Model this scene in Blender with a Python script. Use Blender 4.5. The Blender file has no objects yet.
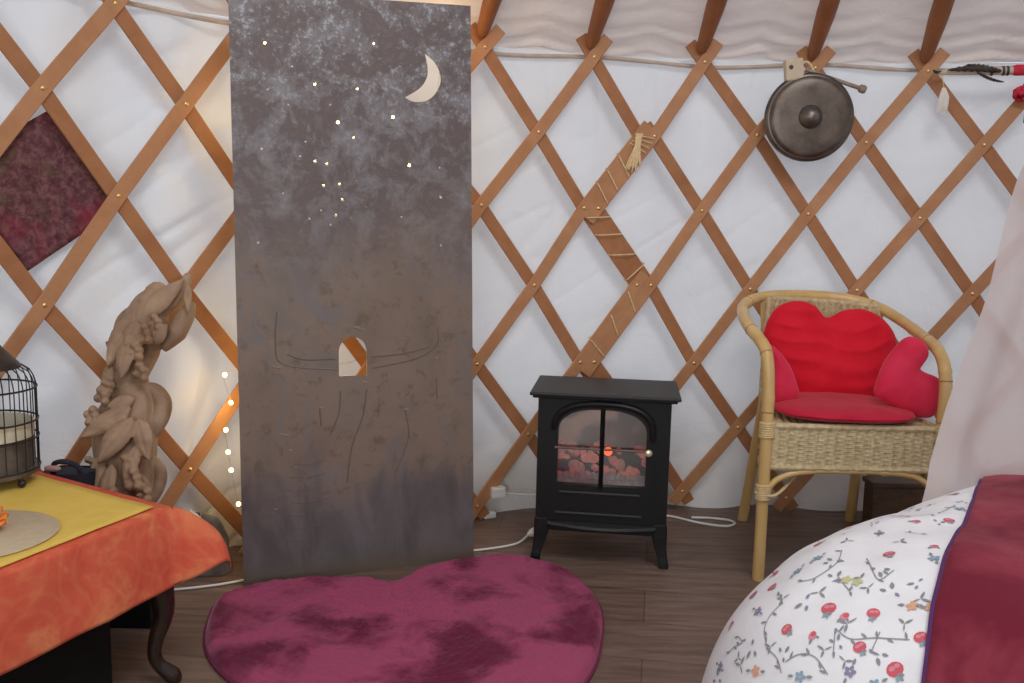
import bpy, bmesh, math, random
from mathutils import Vector, Matrix, noise
random.seed(7)
PI = math.pi
SC = bpy.context.scene
COL = SC.collection
V = Vector

# ------------------------------------------------------------------ helpers
def link(o, parent=None):
    COL.objects.link(o)
    if parent is not None:
        o.parent = parent
        o.matrix_parent_inverse = Matrix.Translation(-parent.location) if parent.type == 'EMPTY' and parent.rotation_euler.z == 0 else parent.matrix_world.inverted()
    return o

def tag(o, label, cat, group=None):
    o['label'] = label
    o['category'] = cat
    if group: o['group'] = group
    return o

def struct(o):
    o['kind'] = 'structure'
    return o

def empty(name, loc, label, cat, group=None):
    o = bpy.data.objects.new(name, None)
    o.location = loc
    o.empty_display_size = .05
    COL.objects.link(o)
    return tag(o, label, cat, group)

class MB:
    """collects vertices and faces of ONE mesh object"""
    def __init__(s): s.v = []; s.f = []; s.m = []
    def add(s, vs, fs, mi=0):
        n = len(s.v); s.v += [tuple(p) for p in vs]
        s.f += [tuple(i + n for i in f) for f in fs]; s.m += [mi] * len(fs)
        return s
    def box(s, x0, x1, y0, y1, z0, z1, M=None, mi=0):
        p = [V((x, y, z)) for z in (z0, z1) for y in (y0, y1) for x in (x0, x1)]
        if M: p = [M @ q for q in p]
        return s.add(p, [(0, 2, 3, 1), (4, 5, 7, 6), (0, 1, 5, 4), (2, 6, 7, 3), (0, 4, 6, 2), (1, 3, 7, 5)], mi)
    def tube(s, pts, r, seg=10, mi=0, closed=False, cap=True):
        pts = [V(p) for p in pts]; n = len(pts)
        rr = list(r) if hasattr(r, '__len__') else [r] * n
        T = []
        for i in range(n):
            if closed: t = pts[(i + 1) % n] - pts[i - 1]
            else: t = pts[min(i + 1, n - 1)] - pts[max(i - 1, 0)]
            T.append(t.normalized() if t.length > 1e-9 else V((0, 0, 1)))
        a = V((0, 0, 1)) if abs(T[0].z) < .9 else V((1, 0, 0))
        N = (a - T[0] * a.dot(T[0])).normalized()
        vs = []
        for i in range(n):
            N = (N - T[i] * N.dot(T[i]))
            N = N.normalized() if N.length > 1e-6 else T[i].orthogonal().normalized()
            B = T[i].cross(N)
            for k in range(seg):
                an = 2 * PI * k / seg
                vs.append(pts[i] + (N * math.cos(an) + B * math.sin(an)) * rr[i])
        fs = []
        for i in range(n if closed else n - 1):
            j = (i + 1) % n
            for k in range(seg):
                k2 = (k + 1) % seg
                fs.append((i * seg + k, i * seg + k2, j * seg + k2, j * seg + k))
        if cap and not closed:
            fs.append(tuple(range(seg))[::-1]); fs.append(tuple((n - 1) * seg + k for k in range(seg)))
        return s.add(vs, fs, mi)
    def lathe(s, prof, seg=32, M=None, mi=0):
        vs = []; n = len(prof)
        for r, z in prof:
            for k in range(seg):
                a = 2 * PI * k / seg; p = V((r * math.cos(a), r * math.sin(a), z))
                vs.append(M @ p if M else p)
        fs = []
        for i in range(n - 1):
            for k in range(seg):
                k2 = (k + 1) % seg
                fs.append((i * seg + k, i * seg + k2, (i + 1) * seg + k2, (i + 1) * seg + k))
        if prof[0][0] > 1e-5: fs.append(tuple(range(seg))[::-1])
        if prof[-1][0] > 1e-5: fs.append(tuple((n - 1) * seg + k for k in range(seg)))
        return s.add(vs, fs, mi)
    def prism(s, poly, d0, d1, fn, mi=0):
        """poly of (a,b); fn(a,b,d) -> point"""
        n = len(poly)
        vs = [fn(a, b, d0) for a, b in poly] + [fn(a, b, d1) for a, b in poly]
        fs = [tuple(range(n))[::-1], tuple(range(n, 2 * n))]
        for i in range(n):
            j = (i + 1) % n; fs.append((i, j, n + j, n + i))
        return s.add(vs, fs, mi)
    def grid(s, nu, nv, fn, mi=0, wrap=False):
        vs = [fn(i / (nu - (0 if wrap else 1)), j / (nv - 1)) for j in range(nv) for i in range(nu)]
        fs = []
        for j in range(nv - 1):
            for i in range(nu if wrap else nu - 1):
                i2 = (i + 1) % nu
                fs.append((j * nu + i, j * nu + i2, (j + 1) * nu + i2, (j + 1) * nu + i))
        return s.add(vs, fs, mi)
    def ball(s, c, r, seg=10, rings=7, M=None, mi=0, sc=(1, 1, 1)):
        c = V(c); prof = []
        vs = []; fs = []
        for i in range(rings + 1):
            th = PI * i / rings
            for k in range(seg):
                a = 2 * PI * k / seg
                p = V((r * sc[0] * math.sin(th) * math.cos(a), r * sc[1] * math.sin(th) * math.sin(a), r * sc[2] * math.cos(th)))
                vs.append(c + (M @ p if M else p))
        for i in range(rings):
            for k in range(seg):
                k2 = (k + 1) % seg
                fs.append((i * seg + k, (i + 1) * seg + k, (i + 1) * seg + k2, i * seg + k2))
        return s.add(vs, fs, mi)
    def build(s, name, mats, parent=None, smooth=True, bevel=0, sub=0, solid=0, merge=False, angle=40):
        me = bpy.data.meshes.new(name); me.from_pydata(s.v, [], s.f)
        if not isinstance(mats, (list, tuple)): mats = [mats]
        for m in mats: me.materials.append(m)
        me.polygons.foreach_set('material_index', s.m)
        bm = bmesh.new(); bm.from_mesh(me)
        bmesh.ops.remove_doubles(bm, verts=bm.verts, dist=1e-5 if not merge else 1e-4)
        bmesh.ops.recalc_face_normals(bm, faces=bm.faces)
        if smooth:
            for f in bm.faces: f.smooth = True
            for e in bm.edges:
                if len(e.link_faces) == 2 and e.calc_face_angle(0) > math.radians(angle): e.smooth = False
        bm.to_mesh(me); bm.free()
        o = bpy.data.objects.new(name, me)
        link(o, parent)
        if solid:
            md = o.modifiers.new('s', 'SOLIDIFY'); md.thickness = solid; md.offset = 0
        if bevel:
            md = o.modifiers.new('b', 'BEVEL'); md.width = bevel; md.segments = 2; md.limit_method = 'ANGLE'; md.angle_limit = math.radians(40)
        if sub:
            md = o.modifiers.new('u', 'SUBSURF'); md.levels = sub; md.render_levels = sub
        return o

def spline(P, n=8, closed=False):
    """Catmull-Rom through P"""
    P = [V(p) for p in P]; out = []; m = len(P)
    for i in range(m if closed else m - 1):
        if closed: a, b, c, d = P[i - 1], P[i], P[(i + 1) % m], P[(i + 2) % m]
        else: a, b, c, d = P[max(i - 1, 0)], P[i], P[i + 1], P[min(i + 2, m - 1)]
        for k in range(n):
            t = k / n
            out.append(.5 * ((2 * b) + (c - a) * t + (2 * a - 5 * b + 4 * c - d) * t * t + (3 * b - a - 3 * c + d) * t ** 3))
    if not closed: out.append(P[-1])
    return out

def filled(name, loops, depth, fn, mats, parent=None):
    """flat sheet with holes: loops[0] the outline, the others holes; fn(a,b,d)->world"""
    cu = bpy.data.curves.new(name, 'CURVE'); cu.dimensions = '2D'; cu.fill_mode = 'BOTH'; cu.extrude = depth / 2
    for lp in loops:
        sp = cu.splines.new('POLY'); sp.points.add(len(lp) - 1); sp.use_cyclic_u = True
        for p, q in zip(sp.points, lp): p.co = (q[0], q[1], 0, 1)
    to = bpy.data.objects.new(name, cu); COL.objects.link(to)
    dg = bpy.context.evaluated_depsgraph_get(); dg.update()
    me = bpy.data.meshes.new_from_object(to.evaluated_get(dg))
    bpy.data.objects.remove(to); bpy.data.curves.remove(cu)
    for v in me.vertices: v.co = fn(v.co.x, v.co.y, v.co.z)
    if not isinstance(mats, (list, tuple)): mats = [mats]
    me.materials.clear()
    for m in mats: me.materials.append(m)
    me.name = name
    return link(bpy.data.objects.new(name, me), parent)

def fbm(p, o=3): return noise.fractal(V(p), 1.0, 2.0, o)

# ------------------------------------------------------------------ materials
def mat(name, col=(.5, .5, .5), rough=.6, metal=0, spec=.5):
    m = bpy.data.materials.new(name); m.use_nodes = True
    b = m.node_tree.nodes['Principled BSDF']
    b.inputs['Base Color'].default_value = (*col, 1); b.inputs['Roughness'].default_value = rough
    b.inputs['Metallic'].default_value = metal; b.inputs['Specular IOR Level'].default_value = spec
    return m, m.node_tree, b

def N(nt, t, **kw):
    n = nt.nodes.new(t)
    for k, v in kw.items():
        if k in n.inputs: n.inputs[k].default_value = v
        else: setattr(n, k, v)
    return n

def coords(nt, scale=(1, 1, 1), rot=(0, 0, 0)):
    tc = N(nt, 'ShaderNodeTexCoord'); mp = N(nt, 'ShaderNodeMapping')
    mp.inputs['Scale'].default_value = scale; mp.inputs['Rotation'].default_value = rot
    nt.links.new(tc.outputs['Object'], mp.inputs[0]); return mp.outputs[0]

def ramp(nt, src, stops):
    r = N(nt, 'ShaderNodeValToRGB'); e = r.color_ramp.elements
    while len(e) < len(stops): e.new(.5)
    for el, (p, c) in zip(e, stops): el.position = p; el.color = (*c, 1)
    nt.links.new(src, r.inputs[0]); return r.outputs[0]

def mixc(nt, fac, a, b, mode='MIX'):
    m = N(nt, 'ShaderNodeMix', data_type='RGBA', blend_type=mode)
    for s, x in ((m.inputs[0], fac), (m.inputs[6], a), (m.inputs[7], b)):
        if isinstance(x, (int, float)): s.default_value = x
        elif isinstance(x, tuple): s.default_value = (*x, 1)
        else: nt.links.new(x, s)
    return m.outputs[2]

def nz(nt, co, scale, detail=4, rough=.55, dist=0):
    n = N(nt, 'ShaderNodeTexNoise', Scale=scale, Detail=detail, Roughness=rough, Distortion=dist)
    nt.links.new(co, n.inputs['Vector']); return n.outputs['Fac']

def bump(nt, b, h, st=.3, d=.01):
    n = N(nt, 'ShaderNodeBump', Strength=st, Distance=d); nt.links.new(h, n.inputs['Height']); nt.links.new(n.outputs[0], b.inputs['Normal'])

def noisy(name, c1, c2, scale=8, rough=.6, bumpst=0, stretch=(1, 1, 1), metal=0, spec=.5, detail=4, bd=.004, lo=.35, hi=.65):
    m, nt, b = mat(name, c1, rough, metal, spec)
    co = coords(nt, stretch); f = nz(nt, co, scale, detail)
    nt.links.new(ramp(nt, f, [(lo, c1), (hi, c2)]), b.inputs['Base Color'])
    if bumpst: bump(nt, b, f, bumpst, bd)
    return m

M = {}
# canvas: white cotton that lets some of the daylight through
def canvas(name, c1, c2, tr):
    m, nt, b = mat(name, c1, .9, 0, .1)
    co = coords(nt, (1, 1, .6)); f = nz(nt, co, 3, 5)
    c = ramp(nt, f, [(.3, c1), (.7, c2)]); nt.links.new(c, b.inputs['Base Color'])
    w = nz(nt, coords(nt, (1, 1, 1)), 9, 5, .6, .6); bump(nt, b, w, .35, .02)
    t = N(nt, 'ShaderNodeBsdfTranslucent'); nt.links.new(c, t.inputs[0])
    ms = N(nt, 'ShaderNodeMixShader')
    # less translucent towards the foot: shade of an unseen skirt put into the shader
    sz = N(nt, 'ShaderNodeSeparateXYZ'); nt.links.new(coords(nt), sz.inputs[0])
    mr_ = N(nt, 'ShaderNodeMapRange'); nt.links.new(sz.outputs['Z'], mr_.inputs[0])
    for i, x in zip((1, 2, 3, 4), (.10, .42, .0, tr)): mr_.inputs[i].default_value = x
    nt.links.new(mr_.outputs[0], ms.inputs[0])
    nt.links.new(b.outputs[0], ms.inputs[1]); nt.links.new(t.outputs[0], ms.inputs[2])
    nt.links.new(ms.outputs[0], nt.nodes['Material Output'].inputs[0])
    return m
M['canvas'] = canvas('white_canvas', (.80, .80, .80), (.87, .87, .87), .24)
M['roof'] = canvas('roof_canvas', (.80, .70, .64), (.85, .76, .70), .20)
M['hem'] = noisy('hem_cloth', (.50, .40, .32), (.60, .50, .42), 20, .9)

def wood(name, c1, c2, scale=30, rough=.5, st=(1, 1, .12)):
    m, nt, b = mat(name, c1, rough, 0, .35)
    f = nz(nt, coords(nt, st), scale, 6, .6, .5)
    nt.links.new(ramp(nt, f, [(.3, c1), (.7, c2)]), b.inputs['Base Color']); bump(nt, b, f, .12, .003)
    return m
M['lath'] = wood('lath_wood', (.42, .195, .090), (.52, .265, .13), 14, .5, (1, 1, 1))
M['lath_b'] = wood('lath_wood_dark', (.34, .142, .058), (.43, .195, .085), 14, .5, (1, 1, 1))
M['pole'] = wood('pole_wood', (.24, .085, .03), (.33, .125, .05), 14, .5, (1, 1, 1))
M['brass'] = noisy('brass', (.75, .50, .20), (.85, .62, .3), 60, .35, metal=.9)
M['cord'] = noisy('sisal_cord', (.68, .50, .28), (.80, .62, .38), 120, .9)

# floor planks
m, nt, b = mat('floor_boards', (.1, .06, .04), .45, 0, .4)
co = coords(nt, (1, 1, 1), (0, 0, .16))
br = N(nt, 'ShaderNodeTexBrick', Scale=1.0); br.offset = .37
br.inputs['Brick Width'].default_value = 1.25; br.inputs['Row Height'].default_value = .19; br.inputs['Mortar Size'].default_value = .0018
br.inputs['Color1'].default_value = (.19, .130, .104, 1); br.inputs['Color2'].default_value = (.155, .104, .082, 1); br.inputs['Mortar'].default_value = (.10, .068, .054, 1)
nt.links.new(co, br.inputs['Vector'])
f = nz(nt, coords(nt, (2.2, 22, 1), (0, 0, .16)), 2.2, 7, .62, .6)
c = mixc(nt, .75, br.outputs['Color'], ramp(nt, f, [(.3, (.42, .38, .36)), (.68, (1.35, 1.3, 1.25))]), 'MULTIPLY')
nt.links.new(c, b.inputs['Base Color']); bump(nt, b, f, .15, .003)
M['floor'] = m

# weathered steel of the panel
m, nt, b = mat('weathered_steel', (.1, .09, .085), .5, .35, .4)
tc = N(nt, 'ShaderNodeTexCoord'); sx = N(nt, 'ShaderNodeSeparateXYZ'); nt.links.new(tc.outputs['Object'], sx.inputs[0])
co = coords(nt)
n1 = nz(nt, co, 11, 10, .76, .3); n2 = nz(nt, co, 75, 6, .72); n3 = nz(nt, co, 3.2, 4, .6, .4); n4 = nz(nt, coords(nt, (1.2, 1.2, .35)), 9, 6, .6, 1.2)
base = ramp(nt, n3, [(.3, (.200, .150, .120)), (.5, (.255, .192, .150)), (.7, (.190, .165, .155))])
mott = ramp(nt, n1, [(.34, (.20, .160, .150)), (.45, (.145, .115, .113)), (.52, (.20, .172, .172)), (.60, (.245, .228, .235)), (.72, (.34, .345, .37))])
def mr(src, a, b_, c_, d):
    n = N(nt, 'ShaderNodeMapRange', interpolation_type='SMOOTHSTEP'); nt.links.new(src, n.inputs[0])
    for i, x in zip((1, 2, 3, 4), (a, b_, c_, d)): n.inputs[i].default_value = x
    return n.outputs[0]
def mth(op, a, b_):
    n = N(nt, 'ShaderNodeMath', operation=op)
    for i, x in enumerate((a, b_)):
        if isinstance(x, (int, float)): n.inputs[i].default_value = x
        else: nt.links.new(x, n.inputs[i])
    return n.outputs[0]
zwob = mth('ADD', sx.outputs['Z'], mth('MULTIPLY', n3, .35))
top = mr(zwob, .85, 1.30, 0, 1)
rust = nz(nt, co, 26, 8, .75, .4)
base = mixc(nt, mr(rust, .52, .66, 0, .55), base, (.125, .085, .062))
base = mixc(nt, mr(nz(nt, coords(nt, (1.6, 1.6, .8), (.4, .3, 0)), 4.5, 7, .65, 1.5), .54, .64, 0, .6), base, (.19, .185, .20))
c = mixc(nt, top, base, mott)
speck = mth('MULTIPLY', mr(n2, .52, .60, 0, 1), mth('MULTIPLY', mr(zwob, 1.15, 1.65, 0, .9), mr(n1, .42, .56, 0, 1)))
c = mixc(nt, speck, c, (.42, .45, .48))
botm = mth('MULTIPLY', mr(mth('ADD', zwob, mth('MULTIPLY', n4, .25)), .62, .46, 0, 1), .85)
c = mixc(nt, botm, c, ramp(nt, n4, [(.35, (.095, .091, .098)), (.6, (.16, .150, .158))]))
rim = mr(sx.outputs['Z'], .07, .0, 0, .8)
c = mixc(nt, rim, c, (.16, .12, .085))
nt.links.new(c, b.inputs['Base Color']); bump(nt, b, n2, .12, .003)
nt.links.new(ramp(nt, n1, [(.3, (.42, .42, .42)), (.7, (.62, .62, .62))]), b.inputs['Roughness'])
M['steel'] = m
M['scratch'] = mat('scratched_steel', (.185, .145, .118), .5, .35)[0]
M['bright'] = mat('bare_steel', (.45, .44, .42), .35, .5)[0]
M['paper'] = canvas('thin_paper', (.90, .89, .87), (.92, .91, .89), .6)

M['iron'] = noisy('black_iron', (.0055, .0055, .006), (.008, .008, .0085), 90, .45, .05, spec=.28)
M['iron_top'] = noisy('black_iron_top', (.022, .022, .023), (.03, .03, .031), 60, .5, .05, spec=.35)
m, nt, b = mat('stove_glass', (.8, .8, .8), .08)
t = N(nt, 'ShaderNodeBsdfTransparent'); t.inputs[0].default_value = (.85, .82, .8, 1)
g = N(nt, 'ShaderNodeBsdfGlossy', Roughness=.12); g.inputs[0].default_value = (.9, .9, .9, 1)
ms = N(nt, 'ShaderNodeMixShader'); ms.inputs[0].default_value = .10
nt.links.new(t.outputs[0], ms.inputs[1]); nt.links.new(g.outputs[0], ms.inputs[2]); nt.links.new(ms.outputs[0], nt.nodes['Material Output'].inputs[0])
M['glass'] = m
def glow(name, col, st, c2=None, scale=20, base=(.1, .05, .03)):
    m, nt, b = mat(name, base, .6)
    b.inputs['Emission Strength'].default_value = st
    if c2:
        f = nz(nt, coords(nt), scale, 4, .6, .8)
        nt.links.new(ramp(nt, f, [(.4, c2), (.68, col)]), b.inputs['Emission Color'])
    else: b.inputs['Emission Color'].default_value = (*col, 1)
    return m
# flame screen at the back of the electric stove: brownish, swirled by the moving reflector
m, nt, b = mat('flame_screen', (.20, .12, .09), .35)
wv = N(nt, 'ShaderNodeTexWave', Scale=7.0, Distortion=6.0, Detail=2.0); wv.wave_type = 'RINGS'
nt.links.new(coords(nt), wv.inputs['Vector'])
nt.links.new(ramp(nt, wv.outputs['Fac'], [(.2, (.07, .05, .04)), (.8, (.36, .25, .20))]), b.inputs['Base Color'])
nt.links.new(ramp(nt, wv.outputs['Fac'], [(.3, (.10, .04, .03)), (.8, (.62, .36, .27))]), b.inputs['Emission Color']); b.inputs['Emission Strength'].default_value = .16
M['screen'] = m
M['ember'] = glow('ember_bed', (.9, .16, .09), .36, (.20, .05, .045), 34, (.32, .18, .16))
M['ash'] = noisy('fuel_bed_grate', (.28, .25, .25), (.42, .39, .38), 60, .7)
M['lamp'] = glow('glow_lamp', (1, .10, .018), 2.6)
M['knob'] = noisy('brass_knob', (.75, .66, .45), (.85, .78, .58), 50, .3, metal=.7)
M['white_plastic'] = mat('white_plastic', (.78, .78, .76), .4)[0]
M['bulb'] = glow('warm_bulb', (1, .70, .26), 11.0)
M['wire'] = mat('copper_wire', (.45, .3, .12), .4, .8)[0]

M['cane'] = noisy('bamboo_cane', (.58, .37, .135), (.70, .49, .21), 16, .3, .05, (1, 1, .3), spec=.55)
M['cane_d'] = noisy('bamboo_node', (.40, .23, .08), (.52, .32, .12), 30, .35)
M['wick'] = noisy('wicker', (.47, .36, .19), (.66, .54, .33), 70, .6, .1, detail=2)
M['bind'] = noisy('binding_cane', (.62, .46, .22), (.72, .56, .3), 60, .45)
def velvet(name, c1, c2, scale, sheen=.4, rough=.85, st=(1, 1, 1), bp=0, tint=(1, .6, .6), lo=.36, hi=.62):
    m, nt, b = mat(name, c1, rough, 0, .15)
    f = nz(nt, coords(nt, st), scale, 5, .6, .3); nt.links.new(ramp(nt, f, [(lo, c1), (hi, c2)]), b.inputs['Base Color'])
    b.inputs['Sheen Weight'].default_value = sheen; b.inputs['Sheen Tint'].default_value = (*tint, 1); b.inputs['Sheen Roughness'].default_value = .4
    if bp: bump(nt, b, nz(nt, coords(nt), 220, 3), bp, .003)
    return m
M['heart'] = velvet('red_plush', (.64, .010, .026), (.70, .016, .036), 12, .15)
M['heart2'] = velvet('rose_red_plush', (.66, .026, .070), (.72, .038, .092), 12, .3)
M['pad'] = velvet('seat_pad_cloth', (.50, .014, .040), (.56, .022, .055), 12, .25)
M['rug'] = velvet('burgundy_pile', (.130, .012, .040), (.350, .062, .135), 4.6, .35, .95, (1, 1, 1), .5, (1, .5, .7), .40, .53)
M['throw'] = velvet('burgundy_throw', (.145, .013, .028), (.265, .042, .062), 4.2, .16, .9, (1, 1, 1), .35, (1, .5, .55), .42, .58)
M['throw_edge'] = mat('throw_binding', (.09, .02, .12), .8)[0]
M['rug_edge'] = mat('rug_backing', (.16, .015, .06), .9)[0]
M['duvet'] = noisy('white_cotton', (.74, .74, .76), (.80, .80, .82), 14, .85, .12, spec=.15)
PR = {k: mat('print_' + k, c, .85, 0, .15)[0] for k, c in dict(red=(.60, .115, .14), pink=(.64, .26, .30), blue=(.26, .36, .46), purple=(.27, .23, .38),
      grey=(.26, .27, .29), green=(.27, .33, .30), yellow=(.55, .53, .28), orange=(.70, .36, .24), stem=(.27, .28, .29)).items()}

# table cloth with faint sun-like batik figures
m, nt, b = mat('orange_red_batik', (.6, .1, .05), .85, 0, .15)
co = coords(nt)
vo = N(nt, 'ShaderNodeTexVoronoi', Scale=6.5); nt.links.new(co, vo.inputs['Vector'])
sn = N(nt, 'ShaderNodeMath', operation='SINE'); ml = N(nt, 'ShaderNodeMath', operation='MULTIPLY'); ml.inputs[1].default_value = 42
nt.links.new(vo.outputs['Distance'], ml.inputs[0]); nt.links.new(ml.outputs[0], sn.inputs[0])
f = nz(nt, co, 9, 6, .65, .5); f2 = nz(nt, co, 40, 3)
c = ramp(nt, f, [(.32, (.60, .080, .050)), (.50, (.66, .125, .068)), (.66, (.74, .26, .11))])
md = N(nt, 'ShaderNodeMath', operation='MULTIPLY'); mx = N(nt, 'ShaderNodeMapRange'); mx.inputs[1].default_value = .3; mx.inputs[2].default_value = 1; mx.inputs[4].default_value = .36
nt.links.new(sn.outputs[0], mx.inputs[0]); nt.links.new(mx.outputs[0], md.inputs[0]); nt.links.new(f2, md.inputs[1])
c = mixc(nt, md.outputs[0], c, (.68, .26, .11)); nt.links.new(c, b.inputs['Base Color'])
M['batik'] = m
M['yellow'] = noisy('yellow_cloth', (.72, .50, .085), (.76, .54, .11), 30, .85, .05)
M['mat'] = noisy('grey_placemat', (.50, .40, .26), (.55, .45, .31), 60, .8, .1)
M['orange'] = noisy('orange_silk', (.85, .20, .02), (.95, .36, .05), 30, .6)
M['dark_wood'] = noisy('dark_varnished_wood', (.012, .007, .005), (.03, .015, .01), 20, .22, spec=.6)
M['carved'] = wood('carved_wood', (.19, .112, .064), (.43, .29, .19), 10, .6, (1, 1, 1))
M['bronze'] = noisy('dark_bronze', (.035, .03, .028), (.06, .05, .045), 40, .4, metal=.6)
M['tray'] = noisy('dull_brown_metal', (.10, .085, .075), (.16, .135, .12), 25, .45, metal=.3)
M['cream'] = noisy('cream_paper', (.62, .55, .40), (.70, .64, .50), 40, .8)
M['black'] = noisy('shade_black', (.004, .004, .004), (.007, .007, .007), 30, .6, spec=.2)  # near black that stands in for the dark under and behind the table
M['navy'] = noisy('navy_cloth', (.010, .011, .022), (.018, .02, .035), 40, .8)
M['sack'] = noisy('grey_sacking', (.11, .09, .075), (.20, .17, .14), 20, .9, .2)
M['pinkish'] = mat('pale_pink', (.5, .3, .28), .7)[0]
m, nt, b = mat('gong_metal', (.1, .085, .075), .38, .85)
f = nz(nt, coords(nt), 16, 6, .7); nt.links.new(ramp(nt, f, [(.3, (.10, .08, .066)), (.7, (.20, .165, .14))]), b.inputs['Base Color'])
nt.links.new(ramp(nt, f, [(.3, (.32,) * 3), (.7, (.5,) * 3)]), b.inputs['Roughness']); M['gong'] = m
M['gong_rim'] = noisy('gong_rim', (.10, .085, .075), (.16, .14, .12), 30, .35, metal=.85)
M['boss'] = noisy('polished_boss', (.16, .14, .13), (.22, .20, .18), 30, .4, metal=.85)
M['pale_wood'] = wood('pale_wood', (.55, .45, .32), (.66, .56, .42), 20, .6, (1, 1, 1))
M['grey_wood'] = wood('grey_stick', (.25, .19, .14), (.36, .29, .22), 20, .6, (1, 1, 1))
M['feather'] = noisy('black_feather', (.03, .022, .018), (.08, .06, .05), 60, .6)
M['white_fluff'] = noisy('white_fluff', (.72, .66, .6), (.8, .75, .7), 60, .9)
M['red_wool'] = noisy('red_wool', (.55, .02, .05), (.65, .04, .08), 60, .9)
# batik hanging
m, nt, b = mat('batik_hanging', (.1, .03, .04), .85, 0, .1)
co = coords(nt); f = nz(nt, co, 55, 5, .7, .35); f2 = nz(nt, co, 7, 3, .5); f3 = nz(nt, co, 21, 3, .5, .5)
c = ramp(nt, f, [(.36, (.085, .032, .040)), (.50, (.145, .060, .068)), (.66, (.23, .11, .115))])
c = mixc(nt, ramp(nt, f2, [(.5, (0,) * 3), (.7, (.6,) * 3)]), c, (.30, .02, .055)); c = mixc(nt, ramp(nt, f3, [(.58, (0,) * 3), (.72, (.5,) * 3)]), c, (.14, .12, .06))
nt.links.new(c, b.inputs['Base Color']); M['hanging'] = m
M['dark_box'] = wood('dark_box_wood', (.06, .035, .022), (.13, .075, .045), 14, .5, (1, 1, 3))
# sheer bed net
m, nt, b = mat('bed_net', (.80, .74, .73), .9, 0, .05)
t = N(nt, 'ShaderNodeBsdfTransparent'); tl = N(nt, 'ShaderNodeBsdfTranslucent'); tl.inputs[0].default_value = (.82, .74, .74, 1)
m1 = N(nt, 'ShaderNodeMixShader'); m1.inputs[0].default_value = .4; m2 = N(nt, 'ShaderNodeMixShader'); m2.inputs[0].default_value = .14
nt.links.new(b.outputs[0], m1.inputs[1]); nt.links.new(tl.outputs[0], m1.inputs[2]); nt.links.new(m1.outputs[0], m2.inputs[1]); nt.links.new(t.outputs[0], m2.inputs[2])
nt.links.new(m2.outputs[0], nt.nodes['Material Output'].inputs[0]); M['net'] = m

# ------------------------------------------------------------------ the yurt shell
CX, CY, RW = .7904, .2818, 2.642           # centre and lattice radius of the round tent
ZT = 1.457                                   # height of the top row of lattice crossings
def cyl(a, r, z): return V((CX + r * math.sin(a), CY + r * math.cos(a), z))

fl = MB(); fl.lathe([(.001, 0), (1.4, 0), (2.95, 0), (2.95, -.06), (.001, -.06)], 96, Matrix.Translation((CX, CY, 0)))
struct(fl.build('floor', M['floor'], smooth=False))

def wall_pt(u, v):
    a = -1.15 + 1.85 * u / .75 if u < .75 else .70 + (2 * PI - 1.85) * (u - .75) / .25; z = 1.475 * v
    if a > PI: a -= 2 * PI
    q = V((math.sin(a) * 3, math.cos(a) * 3, z * .55))
    left = .35 + .65 * max(0, min(1, (-.50 - a) / .12)) if a < 0 else .35
    d = fbm(q * 1.6) * .012 + (left - .2) * .017 * math.sin(a * 58 + 3 * noise.noise(q * .8)) + .006 * fbm((q.x * 4, q.y * 4, q.z * 9))
    # slack folds falling aslant, as hung cloth does
    d += (left - .2) * .016 * math.sin(26 * z - 30 * a + 5 * noise.noise(q * 1.3)) * max(0, noise.noise(q * 1.1 + V((5, 1, 2))) + .12)
    # sharp creases: upright ones on the left, slanting drag lines between them
    arc = a * 2.64
    cr1 = max(0, 1 - 7 * abs(noise.noise((arc * 5.5, z * .55, 3)))) ** 1.5 * max(0, noise.noise((arc * 1.7, z * 1.1, 9)) + .45)
    cr2 = max(0, 1 - 6 * abs(noise.noise(((arc * .55 - z * .83) * 7.5, (arc * .83 + z * .55) * 1.1, 5)))) ** 1.5 * max(0, noise.noise((arc * 1.6, z * 1.6, 2)) + .25)
    d += (left - .18) * (.026 * cr1 + .034 * cr2) - .006
    d += .02 * max(0, .22 - z) / .22 * math.sin(a * 40 + 2 * noise.noise(q))
    return cyl(a, 2.715 + d, z)
w = MB(); w.grid(940, 170, wall_pt, wrap=True)
struct(w.build('wall_back', M['canvas'], angle=180))

SL = .85
def roof_pt(u, v):
    a = -PI + 2 * PI * u
    s = v ** 1.6 * 2.1                       # distance inwards from the wall top
    r = 2.715 - s; z = 1.474 + s * SL
    q = V((math.sin(a) * 3, math.cos(a) * 3, s))
    per = a / .1309 + .5 + .3405 / .1309     # poles stand at whole numbers
    ph = (per - math.floor(per)) * 2 - 1
    sag = (1 - ph * ph)
    e = math.exp(-s / .055) + .02
    fold = e * .026 * (math.sin(s * 135 + 4.2 * sag + 4.5 * noise.noise(q * 1.1)) + .5 * math.sin(s * 230 + 4.0 * sag + 6 * noise.noise(q * 2.7))) * (.45 + .9 * abs(noise.noise(q * 2.1 + V((3, 3, 3))))) * min(1, s / .03)
    fold += .006 * fbm((q.x * 2, q.y * 2, s * 12))
    return V((CX + (r + fold * .5) * math.sin(a), CY + (r + fold * .5) * math.cos(a), z + fold * .9))
rf = MB(); rf.grid(900, 120, roof_pt, wrap=True)
struct(rf.build('ceiling', M['roof'], angle=180))

hm = MB()
pts = []
for i in range(240):
    a = -PI + 2 * PI * i / 240
    pts.append(cyl(a, 2.690, 1.460 + .006 * math.sin(a * 23) + .004 * noise.noise((a * 9, 0, 0)) - .018 * max(0, a - .05)))
hm.tube(pts, [.0065 + .002 * noise.noise((i * .7, 1, 0)) for i in range(240)], 8, closed=True)
struct(hm.build('trim_1', M['hem'], angle=180))

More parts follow.
